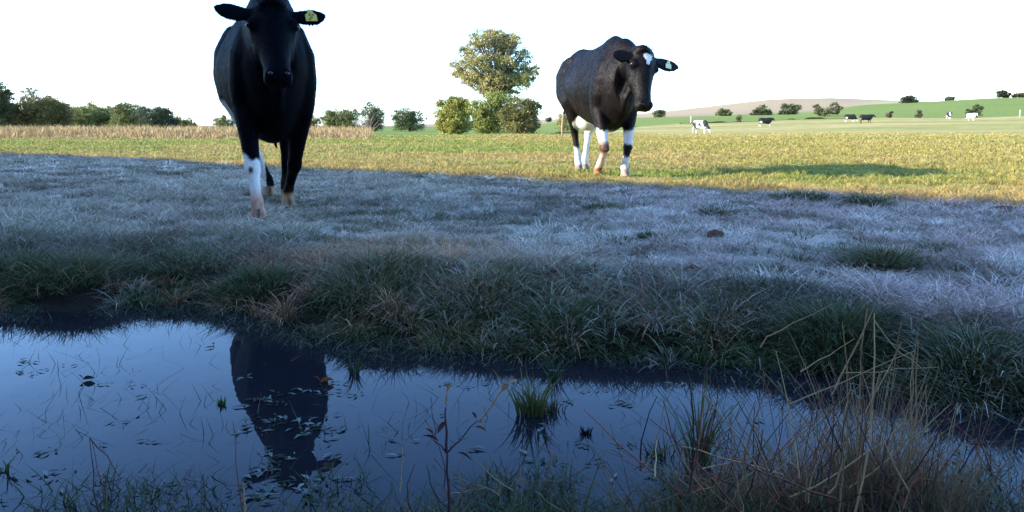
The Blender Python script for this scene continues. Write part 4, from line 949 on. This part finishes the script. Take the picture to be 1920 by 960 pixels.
# green grass tuft standing in the pond
def water_tuft(name, label, px, py, n, hgt, spread, cols, w=.006, ht=None):
    p = unproj(px, py, -.005); a = rng.uniform(0, 6.28, n); q = spread*rng.random(n)
    P = np.stack([np.cos(a)*q, np.sin(a)*q*.6, np.zeros(n)], -1); h = hgt*rng.uniform(.3, 1, n)
    c = vary(const(cols, n), .4); V, Fq, C = blades(P, h, w*rng.uniform(.4, 1.1, n), a+rng.normal(0, .5, n), h*rng.uniform(.1, .7, n), rng.uniform(0, .4, n), c*.55, c, 4)
    o = mesh_np(name, V, Fq, M_GRASS, C); o.location = p; tag(o, label, 'water plant'); return o
water_tuft('water_grass', 'olive green grass tuft growing out of the pond on a small muddy clump', 1000, 782, 70, .125, .035, (.13, .14, .04), .0065)
water_tuft('water_grass', 'low brown tuft just right of the olive tuft in the pond', 1035, 775, 50, .06, .03, (.10, .085, .04), .004)
water_tuft('water_grass', 'upright narrow reed tuft at the bank above the olive tuft', 1040, 716, 40, .09, .018, (.06, .08, .03), .004)
water_tuft('water_grass', 'small dark green floating sprig left of the cow reflection', 417, 762, 26, .028, .014, (.09, .14, .03), .007)
water_tuft('water_grass', 'dark round sprig alone in the blue water left of the dry tangle', 1097, 818, 40, .026, .012, (.02, .022, .03), .005)
water_tuft('water_grass', 'slim green reeds upright at the bank right of the cow reflection', 665, 705, 34, .075, .014, (.06, .09, .03), .0035)
water_tuft('water_grass', 'tall green reed blades rising from the left side of the dry tangle', 1308, 880, 60, .21, .022, (.075, .11, .03), .0055)
water_tuft('water_grass', 'green reed blades amid the brown tangle bottom right', 1600, 930, 60, .14, .03, (.075, .11, .03), .0055)
water_tuft('water_grass', 'green leafy sprig in the water at the bottom left of the tangle', 1240, 860, 40, .05, .03, (.05, .075, .03), .004)
water_tuft('water_grass', 'broad pale green blade tips at the left edge over the water', 8, 890, 14, .05, .02, (.10, .15, .04), .007)
# bent reeds at left
stems('bent_reed', 'pair of folded reddish reed stems in the water at the lower left', 'reed', [(188, 985, 170, 822, 1.17, 1.2, .0013, -.002, DP), (170, 822, 230, 902, 1.2, 1.22, .0011, .002, (.12, .04, .035)), (200, 960, 172, 830, 1.17, 1.2, .0011, .001, (.12, .04, .035)), (176, 912, 232, 898, 1.19, 1.21, .0012, 0, DP), (192, 990, 200, 890, 1.16, 1.17, .0022, 0, (.07, .08, .03))])
stems('thin_reed', 'single thin reddish reed stalk below the green floating sprig', 'reed', [(460, 990, 438, 790, 1.15, 1.22, .0012, -.003, (.13, .045, .04)), (462, 985, 455, 900, 1.15, 1.17, .0028, 0, BR)])
# tall dry reeds at right
sp = []
for bx, by, tx, ty, r in [(1600, 960, 1640, 590, .0028), (1612, 955, 1628, 572, .0024), (1660, 960, 1720, 640, .0024), (1650, 950, 1690, 600, .002), (1590, 940, 1610, 640, .002), (1700, 960, 1712, 660, .0024), (1570, 960, 1580, 600, .0022),
                          (1540, 890, 1690, 640, .0016), (1480, 760, 1720, 655, .0014), (1640, 600, 1735, 700, .0018), (1425, 650, 1560, 575, .0018), (1560, 740, 1640, 575, .0022), (1500, 830, 1640, 700, .0016), (1620, 960, 1650, 700, .0042), (1690, 970, 1735, 720, .003), (1580, 700, 1760, 690, .001), (1500, 700, 1600, 640, .0014), (1716, 880, 1722, 610, .0016), (1585, 960, 1560, 760, .0024)]:
    if by >= 930: yb = 1.17+rng.uniform(-.03, .05)
    else: yb = 1.22+rng.uniform(-.04, .06)
    c = ST if rng.random() < .7 else BR
    sp.append((bx, by+20 if by >= 930 else by, tx, ty, yb, yb+rng.uniform(-.05, .08), r*.72, rng.uniform(-.016, .016), np.array(c)*rng.uniform(.6, 1.1)))
stems('dry_reed', 'tall straw coloured dry reeds leaning and crossing at the right', 'reed', sp)
# tangle of brown stems
sp = []
for _ in range(190):
    bx = rng.normal(1470, 150); bx = min(max(bx, 1190), 1800); a = rng.normal(0, .75); l = rng.uniform(70, 260); yb = rng.uniform(1.10, 1.32)
    by = rng.uniform(880, 1000); sp.append((bx, by, bx+math.sin(a)*l, by-math.cos(a)*l, yb, yb+rng.uniform(-.05, .08), rng.uniform(.0007, .0019), rng.uniform(-.012, .012), np.array([BR, BR, RD, ST, DP][rng.integers(0, 5)])*rng.uniform(.5, 1.1)))
stems('dead_stem_tangle', 'brown tangle of dead bent stems filling the bottom right of the pond', 'dead plants', sp, sides=4)
sp = []
for _ in range(38):
    bx = rng.uniform(1680, 1900); a = rng.normal(-.4, .6); l = rng.uniform(60, 220); yb = rng.uniform(1.12, 1.3)
    by = rng.uniform(880, 990); sp.append((bx, by, bx+math.sin(a)*l, by-math.cos(a)*l, yb, yb+.03, rng.uniform(.0006, .0016), rng.uniform(-.02, .02), np.array([RD, DP, BR][rng.integers(0, 3)])*rng.uniform(.6, 1.1)))
stems('red_twigs', 'reddish arching twigs over the open water at the right corner', 'twigs', sp, sides=4)
sp = []
for _ in range(26):
    bx = rng.uniform(700, 1180); a = rng.normal(0, .8); l = rng.uniform(40, 130); yb = rng.uniform(1.12, 1.26)
    by = rng.uniform(900, 990); sp.append((bx, by, bx+math.sin(a)*l, by-math.cos(a)*l, yb, yb+.02, rng.uniform(.0006, .0013), rng.uniform(-.01, .01), np.array([BR, DP, ST][rng.integers(0, 3)])*rng.uniform(.5, 1)))
stems('thin_dead_stems', 'few thin dead stems in the shore grass at the bottom middle', 'dead plants', sp, sides=4)
# fallen leaves
for px, py, z, c, ln, lab in [(600, 716, .006, (.32, .10, .02), .035, 'orange dead leaf floating at the right edge of the cow reflection'), (690, 660, .02, (.16, .12, .08), .035, 'curled pale brown leaf on the bank right of the cow reflection'), (155, 712, .004, (.05, .05, .03), .03, 'long dark leaf floating in the left part of the pond')]:
    p = unproj(px, py, z); root = empty('dead_leaf', p); tag(root, lab, 'leaf')
    leaf(root, (0, 0, 0), (1, .3, .25), ln, ln*.28, c, .2); leaf(root, (0, 0, .002), (-.5, .5, .5), ln*.6, ln*.15, c, .3)
for px, py, n, h, lab in [(1625, 975, 320, .33, 'dense upright straw clump around the feet of the tall dry reeds'), (1500, 985, 300, .19, 'brown dry clump at the bottom left of the tall dry reeds'), (1390, 980, 220, .14, 'low brown clump at the left end of the dead tangle'), (1740, 985, 260, .24, 'brown clump at the bottom right of the tall dry reeds')]:
    water_tuft('dry_grass_clump', lab, px, py, n, h, .07, (.33, .21, .11), .0026)
# bare stake in the turf
stems('dead_stalk', 'short dark dead stalk upright in the brown grass patch', 'stalk', [(664, 498, 662, 468, 3.45, 3.45, .006, .002, (.03, .025, .02))])
# dung
for px, py, r, lab in [(1298, 512, .035, 'brown cow pat in the frost above the bank, nearer one'), (1340, 443, .04, 'brown cow pat in the frost, the one farther back'), (1885, 395, .09, 'reddish cow pat in the frost near the right edge')]:
    g = ground_at(px, py, 1.5, 20); V, Fq = [], []; n = 18
    rings = [(1.0, -.01), (.95, .012), (.7, .022), (.45, .02), (.25, .028), (.02, .03)]
    for q, z in rings:
        for k in range(n):
            a = 2*math.pi*k/n; rr = r*q*(1+.15*math.sin(a*3+px)+.06*math.sin(a*7)); V.append((math.cos(a)*rr, math.sin(a)*rr*.8, z))
    for i in range(len(rings)-1):
        for k in range(n): Fq.append((i*n+k, i*n+(k+1) % n, (i+1)*n+(k+1) % n, (i+1)*n+k))
    o = mesh_np('cow_pat', V, Fq, mat_plain('dung', (.10, .045, .03), .8, .2), smooth=True); o.location = g+np.array([0, 0, .002]); tag(o, lab, 'cow pat')
